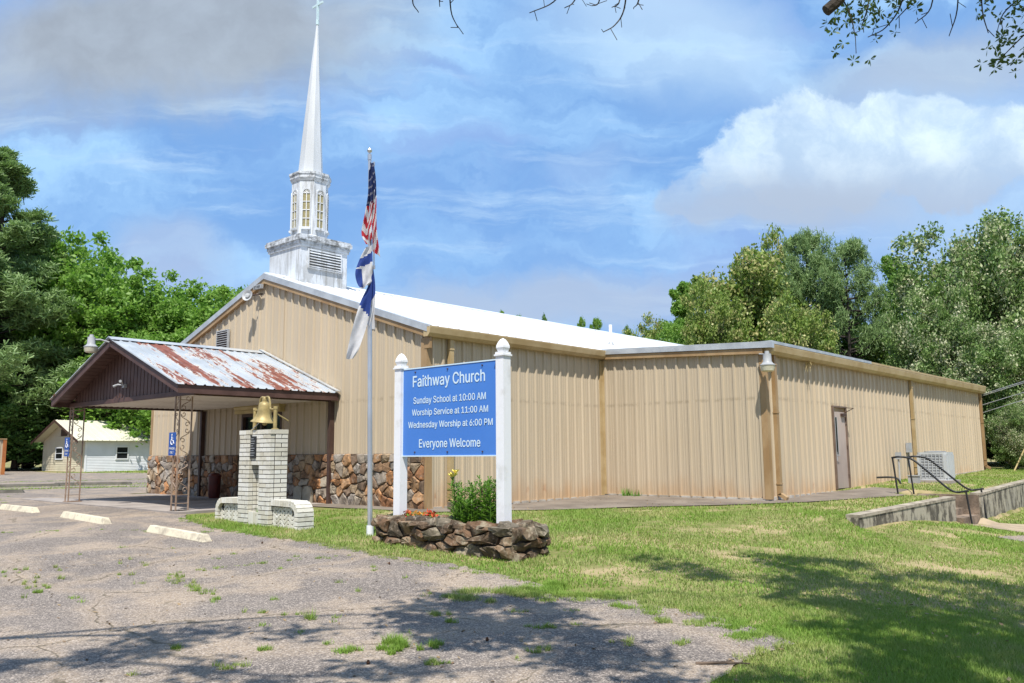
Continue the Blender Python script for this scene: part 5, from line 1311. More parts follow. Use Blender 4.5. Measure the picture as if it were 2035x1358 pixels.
hsl = (HR-HH)/(HWd/2); d2 = np.array([1, 0, -hsl]); d2 /= np.linalg.norm(d2); n2 = np.array([hsl, 0, 1]); n2 /= np.linalg.norm(n2)
for sg in (1, -1):
    f = np.array([sg, 1, 1]); panels('roof_panel', hs, (HX-HWd/2, 0, HZ+HR+.1), Y_, d2*f, n2*f, HY-.9, HY+HL+.5, 0, (HWd/2+.5)*math.hypot(1, hsl), HROOF, pitch=.6, h=.04, w=.05, minor=False, pw=1.8)
    P = [(HX-HWd/2, HY-.93, HZ+HR+.12), (HX-HWd/2+sg*(HWd/2+.55), HY-.93, HZ+HR+.12-hsl*(HWd/2+.55)), (HX-HWd/2+sg*(HWd/2+.55), HY-.93, HZ+HR-.08-hsl*(HWd/2+.55)), (HX-HWd/2, HY-.93, HZ+HR-.08)]
    mb = MB(); mb.prism(P, (0, .05, 0)); mb.build('barge_board', DRIFT if sg > 0 else BROWN, hs)
def hwin(c, dS, nrm, w, h_, parent=hs):
    c = np.array(c, float); nrm = np.array(nrm, float); mb = MB(); mb.obox(c+nrm*.05, dS*w/2, nrm*.02, Z_*h_/2); p = mb.build('window', GLASSD, parent)
    mb = MB(); a = w/2; b = h_/2
    for q in (-1, 1): mb.obox(c+nrm*.07+dS*q*a, dS*.05, nrm*.025, Z_*(b+.05)); mb.obox(c+nrm*.07+Z_*q*b, dS*(a-.051), nrm*.024, Z_*.05)
    mb.obox(c+nrm*.07, dS*(a-.051), nrm*.02, Z_*.025); mb.build('frame', SIDE1, p)
hwin((HX, HY+3.0, HZ+1.55), Y_, X_, 1.0, 1.05); hwin((HX, HY+7.6, HZ+1.5), Y_, X_, 1.0, 1.05); hwin((HX-5.6, HY, HZ+1.55), X_, -Y_, 1.6, 1.0); 
mb = MB(); mb.obox((HX-HWd/2, HY-.04, HZ+3.35), (.7, 0, 0), (0, .02, 0), (0, 0, .3)); mb.build('gable_vent', DRIFT, hs)
mb = MB(); mb.prism([(HX+.03, HY+6.6, HZ+2.75), (HX+1.4, HY+6.6, HZ+2.45), (HX+1.4, HY+6.6, HZ+2.39), (HX+.03, HY+6.6, HZ+2.6)], (0, 4, 0)); mb.build('door_canopy', DRIFT, hs)
pS = at(6, 932, 60); sh = thing('metal_shed', (pS[0]-1.5, pS[1]+1, -.1), 'edge of a tan metal shed with orange corner trim at the left edge', 'shed')
S0 = np.array([pS[0], pS[1]])
panels('wall_panel', sh, (S0[0], S0[1], 0), Y_, Z_, X_, -6, -.12, -.1, 2.35, TAN, minor=False, pw=.9144)
mb = MB(); mb.box(S0[0]-.05, S0[0]+.08, S0[1]-.12, S0[1]+.1, -.1, 2.4); mb.build('corner_trim', simple('orange_rust_trim', (.45, .17, .05), (.35, .12, .04), 2, .6), sh)
mb = MB(); mb.box(S0[0]-4, S0[0]+.1, S0[1]-6, S0[1]+.1, 2.401, 2.48); mb.build('roof', TRIM, sh)
mb = MB(); mb.box(S0[0]-4, S0[0]-.06, S0[1]-6, S0[1]+.05, -.1, 2.4); mb.build('wall', TAN, sh)

# ------------------------------------------------------------------ cables at the right
far = np.array([XA+.2, YE, 0])
for i, (zs, px, py, lab) in enumerate([(3.25, 2060, 722, 'uppermost of four service cables at the far corner of the wing'), (3.2, 2060, 732, 'second service cable from the top at the far corner of the wing'), (2.85, 2060, 760, 'third service cable from the top at the far corner of the wing'), (2.55, 2060, 774, 'lowest of four service cables at the far corner of the wing')]):
    a = np.array([XA+.08, YE+.02, zs]); b = at(px+500, py-175-i*4, 24); mid = (a+b)/2-Z_*.25
    mb = MB(); mb.tube(curve_pts([a, mid, b], 10), .014, 5); o = mb.build('service_cable', LGREY); tag(o, lab, 'cable', 'service cables reaching the far corner')
mb = MB(); a = at(2012, 944, 32); b = at(2070, 820, 32); mb.tube([a, a+(b-a)*.9], .028, 6); gw = mb.build('guy_wire_guard', CREAMW); tag(gw, 'slanting yellow guy wire guard at the right edge by the trees', 'guy wire')

# ------------------------------------------------------------------ trees
def leaf_quads(c, size, rs, up=.3, asp=.55):
    n = len(c); a = rs.normal(0, 1, (n, 3)); a[:, 2] *= .8; a /= np.linalg.norm(a, axis=1)[:, None]
    b = rs.normal(0, 1, (n, 3)); b -= a*(a*b).sum(1)[:, None]; b /= np.linalg.norm(b, axis=1)[:, None]
    s = size*rs.uniform(.6, 1.3, (n, 1)); a = a*s; b = b*s*asp
    return np.stack([c-a, c-b*1., c+a, c+b*1.], 1).reshape(-1, 3)
def crown_points(H, Wd, z0, n, nclump, rs, shape='round', rc=(.10, .2)):
    """leaf centres for a crown of height H, width Wd, whose foliage starts at z0: big lobes carrying small clumps"""
    hh = (H-z0)/2; cz = z0+hh; nl = 16; Lb = []
    for i in range(nl):
        if shape == 'col': zz = (i+.5)/nl; rad = (math.sin(math.pi*min(1, .15+zz*.83))**.7)*Wd/2*.42; w = i*2.4+rs.uniform(-.4, .4); Lb.append([rad*math.cos(w), rad*math.sin(w), z0+zz*(H-z0)*.94, Wd*.30*(1.1-.45*zz)]); continue
        zz = -.85+1.8*(i+.5)/nl; w = i*2.4+rs.uniform(-.3, .3); q = math.sqrt(max(0, 1-zz*zz))*rs.uniform(.45, .7)+.05
        Lb.append([q*Wd/2*math.cos(w), q*Wd/2*math.sin(w), cz+zz*hh*.76, Wd*rs.uniform(.17, .25)])
    if shape != 'col': Lb += [[0, 0, cz, Wd*.3], [0, 0, cz+hh*.35, Wd*.24], [0, 0, cz-hh*.4, Wd*.27]]
    Lb = np.array(Lb); k = rs.randint(0, len(Lb), nclump); d = rs.normal(0, 1, (nclump, 3)); d /= np.linalg.norm(d, axis=1)[:, None]
    C_ = Lb[k, :3]+d*Lb[k, 3:4]*rs.uniform(.75, 1.12, (nclump, 1))*np.array([1, 1, .85]); C_[:, 2] = np.maximum(C_[:, 2], z0*.7)
    rad = Wd*rs.uniform(.035, .085, nclump)
    k = rs.randint(0, nclump, n); d = rs.normal(0, 1, (n, 3)); d /= np.linalg.norm(d, axis=1)[:, None]; d[:, 2] = d[:, 2]*.75+.1
    P = C_[k]+d*rs.uniform(.3, 1.25, (n, 1))*rad[k][:, None]
    m_ = n//5; k = rs.randint(0, len(Lb), m_); d = rs.normal(0, 1, (m_, 3)); d /= np.linalg.norm(d, axis=1)[:, None]
    P[:m_] = Lb[k, :3]+d*Lb[k, 3:4]*rs.uniform(.2, .95, (m_, 1)); return P, C_
def make_tree(key, H, Wd, z0, n, nclump, leaf, mat, shape='round', seed=0, trunk=.25, bark=BARK, rc=(.10, .2), limbs=18):
    rs = np.random.RandomState(seed); P, C_ = crown_points(H, Wd, z0, n, nclump, rs, shape, rc)
    Vc = leaf_quads(P, leaf, rs)
    mb = MB(); top = H*.72; tp = [np.array([math.sin(t*3+seed)*.15*t, math.cos(t*2+seed)*.15*t, t*top]) for t in np.linspace(0, 1, 7)]
    mb.tube(tp, [trunk*(1-.93*t) for t in np.linspace(0, 1, 7)], 8)
    tr = MB(); tr.v = mb.v; tr.f = mb.f; tr.mi = mb.mi
    lb = MB(); idx = rs.choice(len(C_), min(limbs, len(C_)), False)
    for i in idx:
        c = C_[i]; zb = max(z0*.6, c[2]-np.hypot(c[0], c[1])*.8-.5); b = np.array([0, 0, min(zb, top*.9)]); mid = (b+c)/2+np.array([0, 0, .25])
        lb.tube([b, mid, c], [trunk*.32, trunk*.2, trunk*.06], 5, False)
    return dict(c=Vc, t=tr, l=lb, m=mat, b=bark)
TREES = {}
def place_tree(key, T, x, y, z, s, rot, name, label, cat, group):
    """meshes are built once per kind and shared"""
    if 'me' not in T:
        def mk(nm, V, F, mt):
            me = bpy.data.meshes.new(nm); me.from_pydata([tuple(v) for v in V], [], F); me.materials.append(mt); me.polygons.foreach_set('use_smooth', [True]*len(me.polygons)); me.update(); return me
        o = fast_mesh('crown', T['c'], T.get('np', 4), T['m']); T['me'] = [o.data, mk('trunk', T['t'].v, T['t'].f, T['b']), mk('limb', T['l'].v, T['l'].f, T['b'])]; bpy.data.objects.remove(o)
    t = thing(name, (x, y, z), label, cat, group); t.rotation_euler = (0, 0, rot); t.scale = s if isinstance(s, tuple) else (s, s, s)
    for nm, me in zip(('crown', 'trunk', 'limb'), T['me']):
        o = bpy.data.objects.new(nm, me); COL.objects.link(o); o.parent = t
    return t
def pine_geo(H, Wd, z0, seed, ntuft, tuft=.38, needles=9, shape='cone'):
    rs = np.random.RandomState(seed); V = []; mb = MB(); lb = MB()
    tp = [np.array([.12*math.sin(t*4+seed), .1*math.cos(t*3), t*H*.99]) for t in np.linspace(0, 1, 9)]; mb.tube(tp, [.26*(1-.9*t) for t in np.linspace(0, 1, 9)], 8)
    cs_ = []; nb = 125 if shape == 'cone' else 60
    for k in range(nb):
        t = rs.uniform(0, 1); zz = z0+(H-z0)*t
        rad = Wd/2*((1-t)**.95*1.15 if shape == 'cone' else (math.sin(math.pi*min(1, .25+t*.72))**.6))*rs.uniform(.6, 1.05)+.25
        w = rs.uniform(0, 6.28); e = np.array([rad*math.cos(w), rad*math.sin(w), zz+rad*rs.uniform(.05, .55)]); b = np.array([0, 0, zz-.2]); mid = (b+e)/2+np.array([0, 0, -.08*rad])
        lb.tube([b, mid, e], [.07, .045, .015], 5, False)
        for j in range(max(2, int(ntuft/nb))):
            q = rs.uniform(.25, 1.05)**.7; p = b*(1-q)**2+2*q*(1-q)*mid+q*q*e; cs_.append(p+rs.normal(0, .10+(.05 if shape == 'cone' else .08)*rad, 3)*np.array([1, 1, .75]))
    c = np.array(cs_); n = len(c)
    d = rs.normal(0, 1, (n, needles, 3)); d[:, :, 2] += .75; d /= np.linalg.norm(d, axis=2)[:, :, None]; L = tuft*rs.uniform(.7, 1.2, (n, needles, 1))
    s = rs.normal(0, 1, (n, needles, 3)); s -= d*(s*d).sum(2)[:, :, None]; s /= np.linalg.norm(s, axis=2)[:, :, None]; s *= tuft*.10
    cc = c[:, None, :]; V = np.stack([cc-s*.6, cc+s*.6, cc+d*L+s*.7, cc+d*L-s*.7], 2).reshape(-1, 3)
    return dict(c=V, t=mb, l=lb, m=L_PINE, b=BARKD)
K1 = make_tree('bright', 11, 7.5, .8, 42000, 240, .13, L_BRIGHT, 'round', 3, limbs=24)
K2 = make_tree('column', 11, 4.6, 1.0, 30000, 170, .12, L_BRIGHT, 'col', 4)
K3 = make_tree('yellow', 10, 8.5, .8, 52000, 330, .115, L_YEL, 'round', 5, rc=(.07, .15))
K4 = make_tree('privet', 11, 9.5, .5, 64000, 420, .11, L_WHT, 'round', 6, rc=(.06, .13))
K5 = make_tree('dark', 9, 8, .2, 36000, 240, .15, L_DARK, 'round', 7)
P1 = pine_geo(20, 9.5, 3.0, 5, 17000, .34, 8)
P2_ = pine_geo(12, 7.5, 4.2, 8, 5200, .26, 8, 'round')
def tree_at(px, ytop, D, T, H0, W0, wpx, name, label, cat, group, rot=0., base=None):
    """stand a tree at distance D in the direction of a photo column, tall enough for its top to reach ytop"""
    b = at(px, 900, D); z = gzf(b[0], b[1]) if base is None else base
    top = at(px, ytop, D); H = top[2]-z; wd = wpx/FPX*D; s = H/H0
    return place_tree(name, T, b[0], b[1], z, (wd/W0, wd/W0, s), rot, name, label, cat, group)
GL = 'trees beyond the parking lot'; GR_ = 'trees behind the side wing'
# left: pine in front, bright deciduous behind, dark understorey
tree_at(-30, 278, 78, P1, 20, 9.5, 430, 'pine_tree', 'tall loose dark pine at the left edge, above the white house', 'tree', GL, .3, 0)
tree_at(60, 440, 86, P1, 20, 9.5, 330, 'pine_tree', 'shorter dark pine standing right of the tall left-edge pine', 'tree', GL, 2.1, 0)
tree_at(-20, 600, 82, P1, 20, 9.5, 380, 'pine_tree', 'lower pine behind the shed at the left edge', 'tree', GL, 4.0, 0)
for px, yt, D, w, lab, T, H0, W0 in [(165, 445, 84, 280, 'bright green broadleaf tree just right of the tall pine', K1, 11, 7.5), (60, 520, 92, 260, 'bright green broadleaf tree showing through the lower pine boughs', K1, 11, 7.5),
        (285, 520, 82, 250, 'bright green tree with a rounded top, above the carport lamp', K1, 11, 7.5), (365, 548, 86, 250, 'bright green tree between two taller ones above the carport roof', K1, 11, 7.5), (445, 545, 80, 250, 'bright green tree touching the church gable edge', K1, 11, 7.5),
        (215, 600, 78, 200, 'bright green lower tree in the gap above the carport', K2, 11, 4.6), (330, 640, 76, 220, 'bright green low tree behind the carport roof', K1, 11, 7.5), (115, 640, 88, 220, 'bright green low tree behind the pine trunk', K2, 11, 4.6),
        (500, 600, 90, 150, 'bright green tree mostly hidden by the church gable', K1, 11, 7.5)]:
    tree_at(px, yt, D, T, H0, W0, w, 'broadleaf_tree', lab, 'tree', GL, R.uniform(0, 6), 0)
for px, yt, D, w, lab in [(-60, 740, 78, 260, 'dark evergreen shrub mass behind the shed at the left edge'), (30, 760, 80, 220, 'dark evergreen between the shed and the white house'), (110, 735, 86, 220, 'dark evergreen behind the gable of the white house'), (210, 745, 88, 220, 'dark evergreen behind the middle of the white house roof'), (310, 750, 88, 220, 'dark evergreen behind the right end of the white house'), (400, 740, 92, 240, 'dark evergreen seen under the carport ceiling'), (-20, 660, 84, 260, 'dark evergreen filling the gap under the pine boughs')]:
    tree_at(px, yt, D, K5, 9, 8, w, 'evergreen_tree', lab, 'tree', GL, R.uniform(0, 6), 0)
# treetops behind the church roof
for px, yt, D, w, T, H0, W0, lab in [(1000, 608, 95, 40, K2, 11, 4.6, 'left one of the first pair of treetops above the white roof'), (1032, 616, 95, 44, K2, 11, 4.6, 'right one of the first pair of treetops above the white roof'), (1160, 620, 100, 30, K2, 11, 4.6, 'narrow left one of the second pair of treetops above the white roof'), (1190, 622, 98, 44, K2, 11, 4.6, 'wider right one of the second pair of treetops above the white roof'), (1085, 632, 120, 60, K5, 9, 8, 'faint far dark treetop just showing over the roof between the pairs'), (1255, 656, 90, 60, K5, 9, 8, 'low dark treetop over the roof, left of the right-hand woods')]:
    tree_at(px, yt, D, T, H0, W0, w, 'distant_tree', lab, 'tree', 'treetops above the white roof', R.uniform(0, 6), 0)
# right: the wood behind the wing
for px, yt, D, w, T, H0, W0, nm, lab in [
        (1300, 628, 66, 130, K3, 10, 8.5, 'broadleaf_tree', 'low yellowish green tree nearest the white roof end'), (1375, 545, 62, 120, K2, 11, 4.6, 'broadleaf_tree', 'slim bright green tree left of the big yellow-green one'), (1345, 620, 58, 130, K1, 11, 7.5, 'broadleaf_tree', 'low bright green tree in front of the slim one'),
        (1500, 490, 50, 270, K3, 10, 8.5, 'broadleaf_tree', 'big round yellow-green flowering tree behind the wing corner'), (1545, 462, 54, 170, K3, 10, 8.5, 'broadleaf_tree', 'yellow-green tree top rising behind the big round one'), (1430, 560, 46, 160, K3, 10, 8.5, 'broadleaf_tree', 'lower yellow-green tree left of the big round one'), (1600, 590, 42, 170, K3, 10, 8.5, 'broadleaf_tree', 'lower yellow-green tree right of the big round one'),
        (1800, 490, 55, 100, K2, 11, 4.6, 'broadleaf_tree', 'slim vivid green tree between the open pine and the pale flowering tree'), (1790, 590, 46, 130, K1, 11, 7.5, 'broadleaf_tree', 'vivid green low tree behind the middle of the wing'), (1700, 640, 50, 150, K5, 9, 8, 'evergreen_tree', 'dark low evergreen under the open pine'), (1560, 640, 56, 200, K5, 9, 8, 'evergreen_tree', 'dark low evergreen behind the wing corner'),
        (1950, 425, 44, 330, K4, 11, 9.5, 'flowering_tree', 'huge pale green tree with whitish blossom at the right edge'), (2070, 400, 40, 280, K4, 11, 9.5, 'flowering_tree', 'pale blossoming tree half cut off by the right edge'), (1880, 560, 39, 190, K4, 11, 9.5, 'flowering_tree', 'lower pale blossoming tree behind the wing'), (2010, 640, 36, 200, K4, 11, 9.5, 'flowering_tree', 'low pale blossoming tree above the far wing corner'),
        (1990, 690, 40, 170, K5, 9, 8, 'evergreen_tree', 'dark evergreen right behind the far corner of the wing'), (2060, 720, 38, 200, K5, 9, 8, 'evergreen_tree', 'dark evergreen at the right edge above the retaining wall'), (2150, 560, 44, 300, K5, 9, 8, 'evergreen_tree', 'dark evergreen just outside the right edge'), (1850, 640, 52, 220, K5, 9, 8, 'evergreen_tree', 'dark evergreen deep behind the pale blossoming trees'),
        (2020, 800, 33, 90, K4, 11, 9.5, 'flowering_shrub', 'pale shrub at the foot of the wood by the wing end')]:
    tree_at(px, yt, D, T, H0, W0, w, nm, lab, 'shrub' if 'shrub' in nm else 'tree', GR_, R.uniform(0, 6), .2)
tree_at(1625, 472, 48, P2_, 12, 7.5, 170, 'pine_tree', 'open dark pine, left one of the two behind the wing', 'tree', GR_, .5, .2)
tree_at(1700, 484, 46, P2_, 12, 7.5, 170, 'pine_tree', 'open dark pine with bare forked trunk, right one of the two behind the wing', 'tree', GR_, 2.5, .2)
# woods closing the horizon, dense and dark
rs = np.random.RandomState(44); n = 60000
ang = rs.uniform(-2.05, 1.0, n); D_ = rs.uniform(105, 122, n); hgt = 1+8.5*rs.uniform(0, 1, n)*(.8+.2*np.sin(ang*23))
P = np.stack([CAM[0]+np.sin(ang)*D_, CAM[1]+np.cos(ang)*D_, hgt], 1)
tag(fast_mesh('distant_wood', leaf_quads(P, .55, rs), 4, L_DARK), kind='stuff')

# ---- the water oaks over the camera: their shade falls across the foreground
def shade_tree(name, label, trunk_xy, regions, seed, cls=90):
    rs = np.random.RandomState(seed); z0 = gzf(*trunk_xy)
    t = thing(name, (trunk_xy[0], trunk_xy[1], z0), label, 'tree')
    Cc = []
    for (poly, dens, (h0, h1)) in regions:
        P = np.array(poly); x0, y0 = P.min(0); x1, y1 = P.max(0); n = int((x1-x0)*(y1-y0)*dens)
        X = rs.uniform(x0, x1, n); Yy = rs.uniform(y0, y1, n); k = in_poly(X, Yy, poly); X, Yy = X[k], Yy[k]; H = rs.uniform(h0, h1, len(X))
        Cc.append(np.stack([X-LD[0]*H, Yy-LD[1]*H, gz(X, Yy)+H], 1))
    Cc = np.concatenate(Cc); px, py, z = project(Cc)
    vis = (z > 0) & (px > -160) & (px < 2200) & (py > -130)
    Cc = Cc[~vis]
    n = len(Cc)*cls; k = np.repeat(np.arange(len(Cc)), cls); d = rs.normal(0, 1, (n, 3)); d /= np.linalg.norm(d, axis=1)[:, None]
    P = Cc[k]+d*rs.uniform(.05, .42, (n, 1)); px, py, z = project(P); ok = ~((z > 0) & (px > -60) & (px < 2100) & (py > -70)); P = P[ok]
    fast_mesh('crown', leaf_quads(P, .085, rs, asp=.55), 4, L_OAK, t)
    mb = MB(); th = 5.0; b = np.array([trunk_xy[0], trunk_xy[1], z0]); top = b+np.array([-.3, .2, th+4])
    mb.tube([b-Z_*.1, b+Z_*.5, b+Z_*2, (b+top)/2, top], [.42, .33, .28, .22, .12], 12); mb.build('trunk', BARK, t, True)
    lb = MB()
    for i in rs.choice(len(Cc), min(60 if seed == 51 else 5, len(Cc)), False):
        e = Cc[i]; s0 = b+(top-b)*rs.uniform(.55, .95); mid = (s0+e)/2+np.array([0, 0, .4])+rs.normal(0, .45, 3); m2 = (mid+e)/2+rs.normal(0, .3, 3)
        # skip limbs that would cross the frame
        Q = np.array([s0*(1-q)+mid*q for q in (.3, .6, 1)]+[mid*(1-q)+e*q for q in (.3, .6, .9)]); qx, qy, qz = project(Q)
        if ((qz > 0) & (qx > -20) & (qx < 2055) & (qy > -15)).any(): continue
        cl = curve_pts([s0, mid, m2, e], 5); lb.tube(cl, list(np.linspace(.06, .010, len(cl))), 6, False)
    lb.build('limb', BARK, t, True); return t
regR = [([(6.5,-1.9),(7.3,-.5),(8.9,.6),(10.6,.7),(12.6,-.2),(13.5,-3),(12,-6.5),(10.3,-5.8),(9.7,-4.4),(8.6,-3.0),(7.4,-2.6)], 4.4, (6.5, 10)),
        ([(10.0,-5.2),(11.9,-3.4),(12.5,-6),(11,-7.2),(10.0,-6.4)], 3.8, (5.5, 9))]
ot = shade_tree('water_oak', 'water oak beside the camera whose leafy branch tips hang in at the top right', (15.6, -7.6), regR, 51)
regL = [([(4.2,-9.4),(5.5,-8.3),(6.3,-7.2),(6.9,-7.0),(8.2,-7.6),(8.9,-7.4),(7.5,-8.6),(6.2,-9.9)], 2.2, (6, 9)),
        ([(6.2,-5.5),(7.3,-5.0),(8.2,-5.7),(8.9,-5.6),(9.9,-6.6),(9.6,-7.2),(8.6,-6.6),(7.6,-6.9),(6.7,-6.3)], 8.5, (5.5, 9)),
        ([(3.0,-10.6),(4.4,-9.4),(6.4,-10),(8.8,-7.6),(9.4,-7.2),(9,-9),(6,-12)], 1.3, (6, 9))]
shade_tree('water_oak', 'second water oak behind the camera dappling the asphalt, trunk out of frame', (5.5, -16.5), regL, 52)
# branch tips in view at the top right, twigs at the top centre
def twig(mb, P, r0, r1, n=5): 
    C2 = curve_pts(P, 5); mb.tube(C2, list(np.linspace(r0, r1, len(C2))), n, False); return C2
bmb = MB(); LV = []
rs = np.random.RandomState(9); DB = 6.6
def leafspray(c, n, r):
    """rosettes of spoon-shaped oak leaves"""
    for _ in range(n):
        p = c+rs.normal(0, r, 3)
        for k in range(7):
            d = rs.normal(0, 1, 3); d /= np.linalg.norm(d); s = np.cross(d, rs.normal(0, 1, 3)); s /= np.linalg.norm(s); L = rs.uniform(.045, .07)
            LV.extend([p+d*.008, p+d*L*.7+s*.010, p+d*L, p+d*L*.7-s*.010])
A = lambda x, y, d=DB: at(x, y, d)
BOUGH = []
# the boughs they spring from, above the frame
for P, r in (([(15.2, -7.4, 5.6), tuple(at(2060, -330, 6.6)), tuple(at(1760, -120, 6.9)), tuple(A(1642, -10))], (.13, .045)), ([tuple(at(1760, -260, 6.9)), tuple(at(1560, -230, 6.3)), tuple(at(1380, -60, 6.8)), tuple(at(1200, -110, 6.2)), tuple(at(1040, -50, 6.8)), tuple(at(860, -110, 6.7))], (.018, .007)), ([tuple(at(1760, -120, 6.9)), tuple(at(1950, -90, 6.7)), tuple(at(2100, 20, 6.6))], (.045, .015))):
    C2 = curve_pts(P, 7); BOUGH += C2; bmb.tube(C2, list(np.linspace(r[0], r[1], len(C2))), 8, False)
bmb.tube([A(1642, 22), A(1662, 5), A(1690, -30), A(1760, -120, 6.9)], [.045, .045, .05, .06], 9)
for P in ([(1672, -5), (1690, 30), (1700, 75)], [(1730, -40), (1725, 10), (1712, 55)], [(1800, -60), (1790, 10), (1760, 55), (1725, 74)], [(1815, -60), (1812, 0), (1780, 40)], [(1860, -60), (1850, 15), (1818, 47)], [(1905, -60), (1902, 20), (1886, 72)], [(1950, -60), (1952, 20), (1964, 66)], [(2060, -30), (2000, 20), (1985, 50)], [(2080, 30), (2035, 70), (1985, 120)],
          [(835, -60), (820, 0), (832, 25)], [(870, -40), (874, 14)], [(895, -50), (896, 20), (910, 55)], [(1130, -40), (1100, 4), (1052, 26)], [(1160, -40), (1140, 4), (1122, 16)], [(1200, -40), (1190, 5), (1176, 12)], [(1250, -50), (1240, 20), (1222, 50), (1199, 64)], [(1238, -30), (1230, 6), (1216, 15)], [(1275, -30), (1268, 5), (1259, 16)]):
    P3 = [A(a, b, DB+.15*math.sin(a)) for a, b in P]; qb = min(BOUGH, key=lambda q: np.linalg.norm(q-P3[0])); P3 = [qb, (qb+P3[0])/2+rs.normal(0, .03, 3)]+P3; C2 = twig(bmb, P3, .011, .0035)
    for k in range(5):
        q = C2[rs.randint(len(C2)//3, len(C2))]; bmb.tube([q, q+rs.normal(0, .045, 3)-Z_*.02], .003, 4, False)
for (x, y, n, r) in [(1690, 15, 9, .10), (1665, 45, 7, .09), (1700, 60, 10, .10), (1730, 15, 12, .12), (1725, 0, 10, .10), (1750, 30, 6, .07), (1810, 5, 5, .05), (1745, 45, 4, .05), (1990, 10, 10, .09), (2020, 25, 14, .11), (2005, 95, 12, .10), (2025, 80, 8, .08), (1990, 115, 8, .05), (2030, 45, 10, .09)]:
    leafspray(A(x, y), n, r)
bmb.build('branch', BARKD, ot, True); fast_mesh('leaf_spray', np.array(LV), 4, L_OAK, ot)

# ------------------------------------------------------------------ grass
def lawn_ok(x, y):
    ok = ~in_poly(x, y, ASPH_POLY) & ~in_poly(x, y, WALK_POLY) & ~in_poly(x, y, PATH) & ~in_poly(x, y, APRON)
    ok &= ~((x > -BW) & (x < 0.1) & (y > -.05)) & ~((x > -1) & (x < XA+.1) & (y > YA-.1) & (y < YE+.1))
    ok &= ~((x > PX0+.1) & (x < PX1-.1) & (y > PYF+.1) & (y < PYB-.1)) & ~((x > BX0-.8) & (x < BX1+.8) & (y > WYF) & (y < WYB))
    ok &= ~((np.abs(x-wx(y)) < .14) & (y > 3.95)) & ~((x > -12.2) & (x < -3.3) & (y > -3.6) & (y < 0)) & ~((x > 6.0) & (x < 7.5) & (y > 9.9) & (y < 11.65))
    ok &= ~((np.abs(x-ax) < .5) & (np.abs(y-ay) < .5)); return ok
def vnoise(x, y, s, seed):
    r_ = np.random.RandomState(seed); G_ = r_.uniform(0, 1, (64, 64)); fx = x*s; fy = y*s; ix = np.floor(fx).astype(int); iy = np.floor(fy).astype(int); tx = sm(fx-ix); ty = sm(fy-iy)
    g_ = lambda a, b: G_[a % 64, b % 64]
    return (g_(ix, iy)*(1-tx)+g_(ix+1, iy)*tx)*(1-ty)+(g_(ix, iy+1)*(1-tx)+g_(ix+1, iy+1)*tx)*ty
rs = np.random.RandomState(77)
def grass_field(n, box, dmax, h, w, keep, seed):
    rs = np.random.RandomState(seed); x = rs.uniform(box[0], box[1], n); y = rs.uniform(box[2], box[3], n)
    d = np.hypot(x-CAM[0], y-CAM[1]); px, py, z = project(np.stack([x, y, gz(x, y)], 1))
    ok = (z > 1) & (px > -120) & (px < 2350) & (py < 1450) & lawn_ok(x, y) & (d < dmax[1]) & (d >= dmax[0])
    bare = vnoise(x, y, 1.1, 5)*.6+vnoise(x, y, 3.3, 6)*.4; ok &= (rs.uniform(0, 1, n) > sm((bare-.60)/.14)*.88)
    x, y, d = x[ok], y[ok], d[ok]; m_ = len(x); z = gz(x, y)-.004
    thick = .65+.7*vnoise(x, y, .7, 9); H = h*rs.uniform(.5, 1.15, m_)*thick; t = rs.uniform(0, 6.283, m_); l = rs.uniform(.2, 1.1, m_); ww = w*rs.uniform(.7, 1.3, m_)
    B = np.stack([x, y, z], 1); S = np.stack([np.cos(t+1.57)*ww, np.sin(t+1.57)*ww, 0*ww], 1); T = np.stack([np.cos(t)*l*H, np.sin(t)*l*H, H], 1)
    return np.stack([B-S, B+S, B+T], 1).reshape(-1, 3)
G1 = grass_field(900000, (5.5, 14.5, -8, 4), (0, 9.5), .042, .0040, 1, 1)
G2 = grass_field(620000, (-4, 16, -6, 14), (9.5, 18), .05, .0065, 1, 2)
G3 = grass_field(260000, (2, 16, -2, 34), (18, 40), .055, .012, 1, 3)
tag(fast_mesh('grass', np.concatenate([G1, G2, G3]), 3, GRASS), kind='stuff')
# tufts and weeds in the asphalt
TU = []
def tuft_line(P, n, r, h, seed, wig=.06):
    rs = np.random.RandomState(seed); P = np.array(P); L = np.concatenate([[0], np.cumsum(np.linalg.norm(np.diff(P, axis=0), axis=1))])
    s = rs.uniform(0, L[-1], n); x = np.interp(s, L, P[:, 0])+rs.normal(0, wig, n); y = np.interp(s, L, P[:, 1])+rs.normal(0, wig, n)
    for a, b in zip(x, y):
        m_ = rs.randint(12, 45); TU.append(blades(m_, (a, b, gzf(a, b)+.012), r*rs.uniform(.4, 1.3), h*.4, h*rs.uniform(.7, 1.4), .0035, 1.3, rs))
def patch(c, rx, ry, n, h, seed, rot=0.):
    rs = np.random.RandomState(seed); nb_ = rs.randint(5, 12); cx_ = rs.normal(0, rx*.55, nb_); cy_ = rs.normal(0, ry*.8, nb_); rd = rs.uniform(.12, .5, nb_)*max(rx, ry)*.7; wt = rd/rd.sum()
    k = rs.choice(nb_, n, p=wt); X = cx_[k]+rs.normal(0, 1, n)*rd[k]*.5; Yv = cy_[k]+rs.normal(0, 1, n)*rd[k]*.5
    x = c[0]+X*math.cos(rot)-Yv*math.sin(rot); y = c[1]+X*math.sin(rot)+Yv*math.cos(rot)
    for q in range(nb_):
        m_ = k == q
        if m_.sum(): TU.append(blades(int(m_.sum()), (x[m_], y[m_], gz(x[m_], y[m_])+.01), .015, h*.3, h*rs.uniform(.6, 1.3), .0034, 1.4, rs))
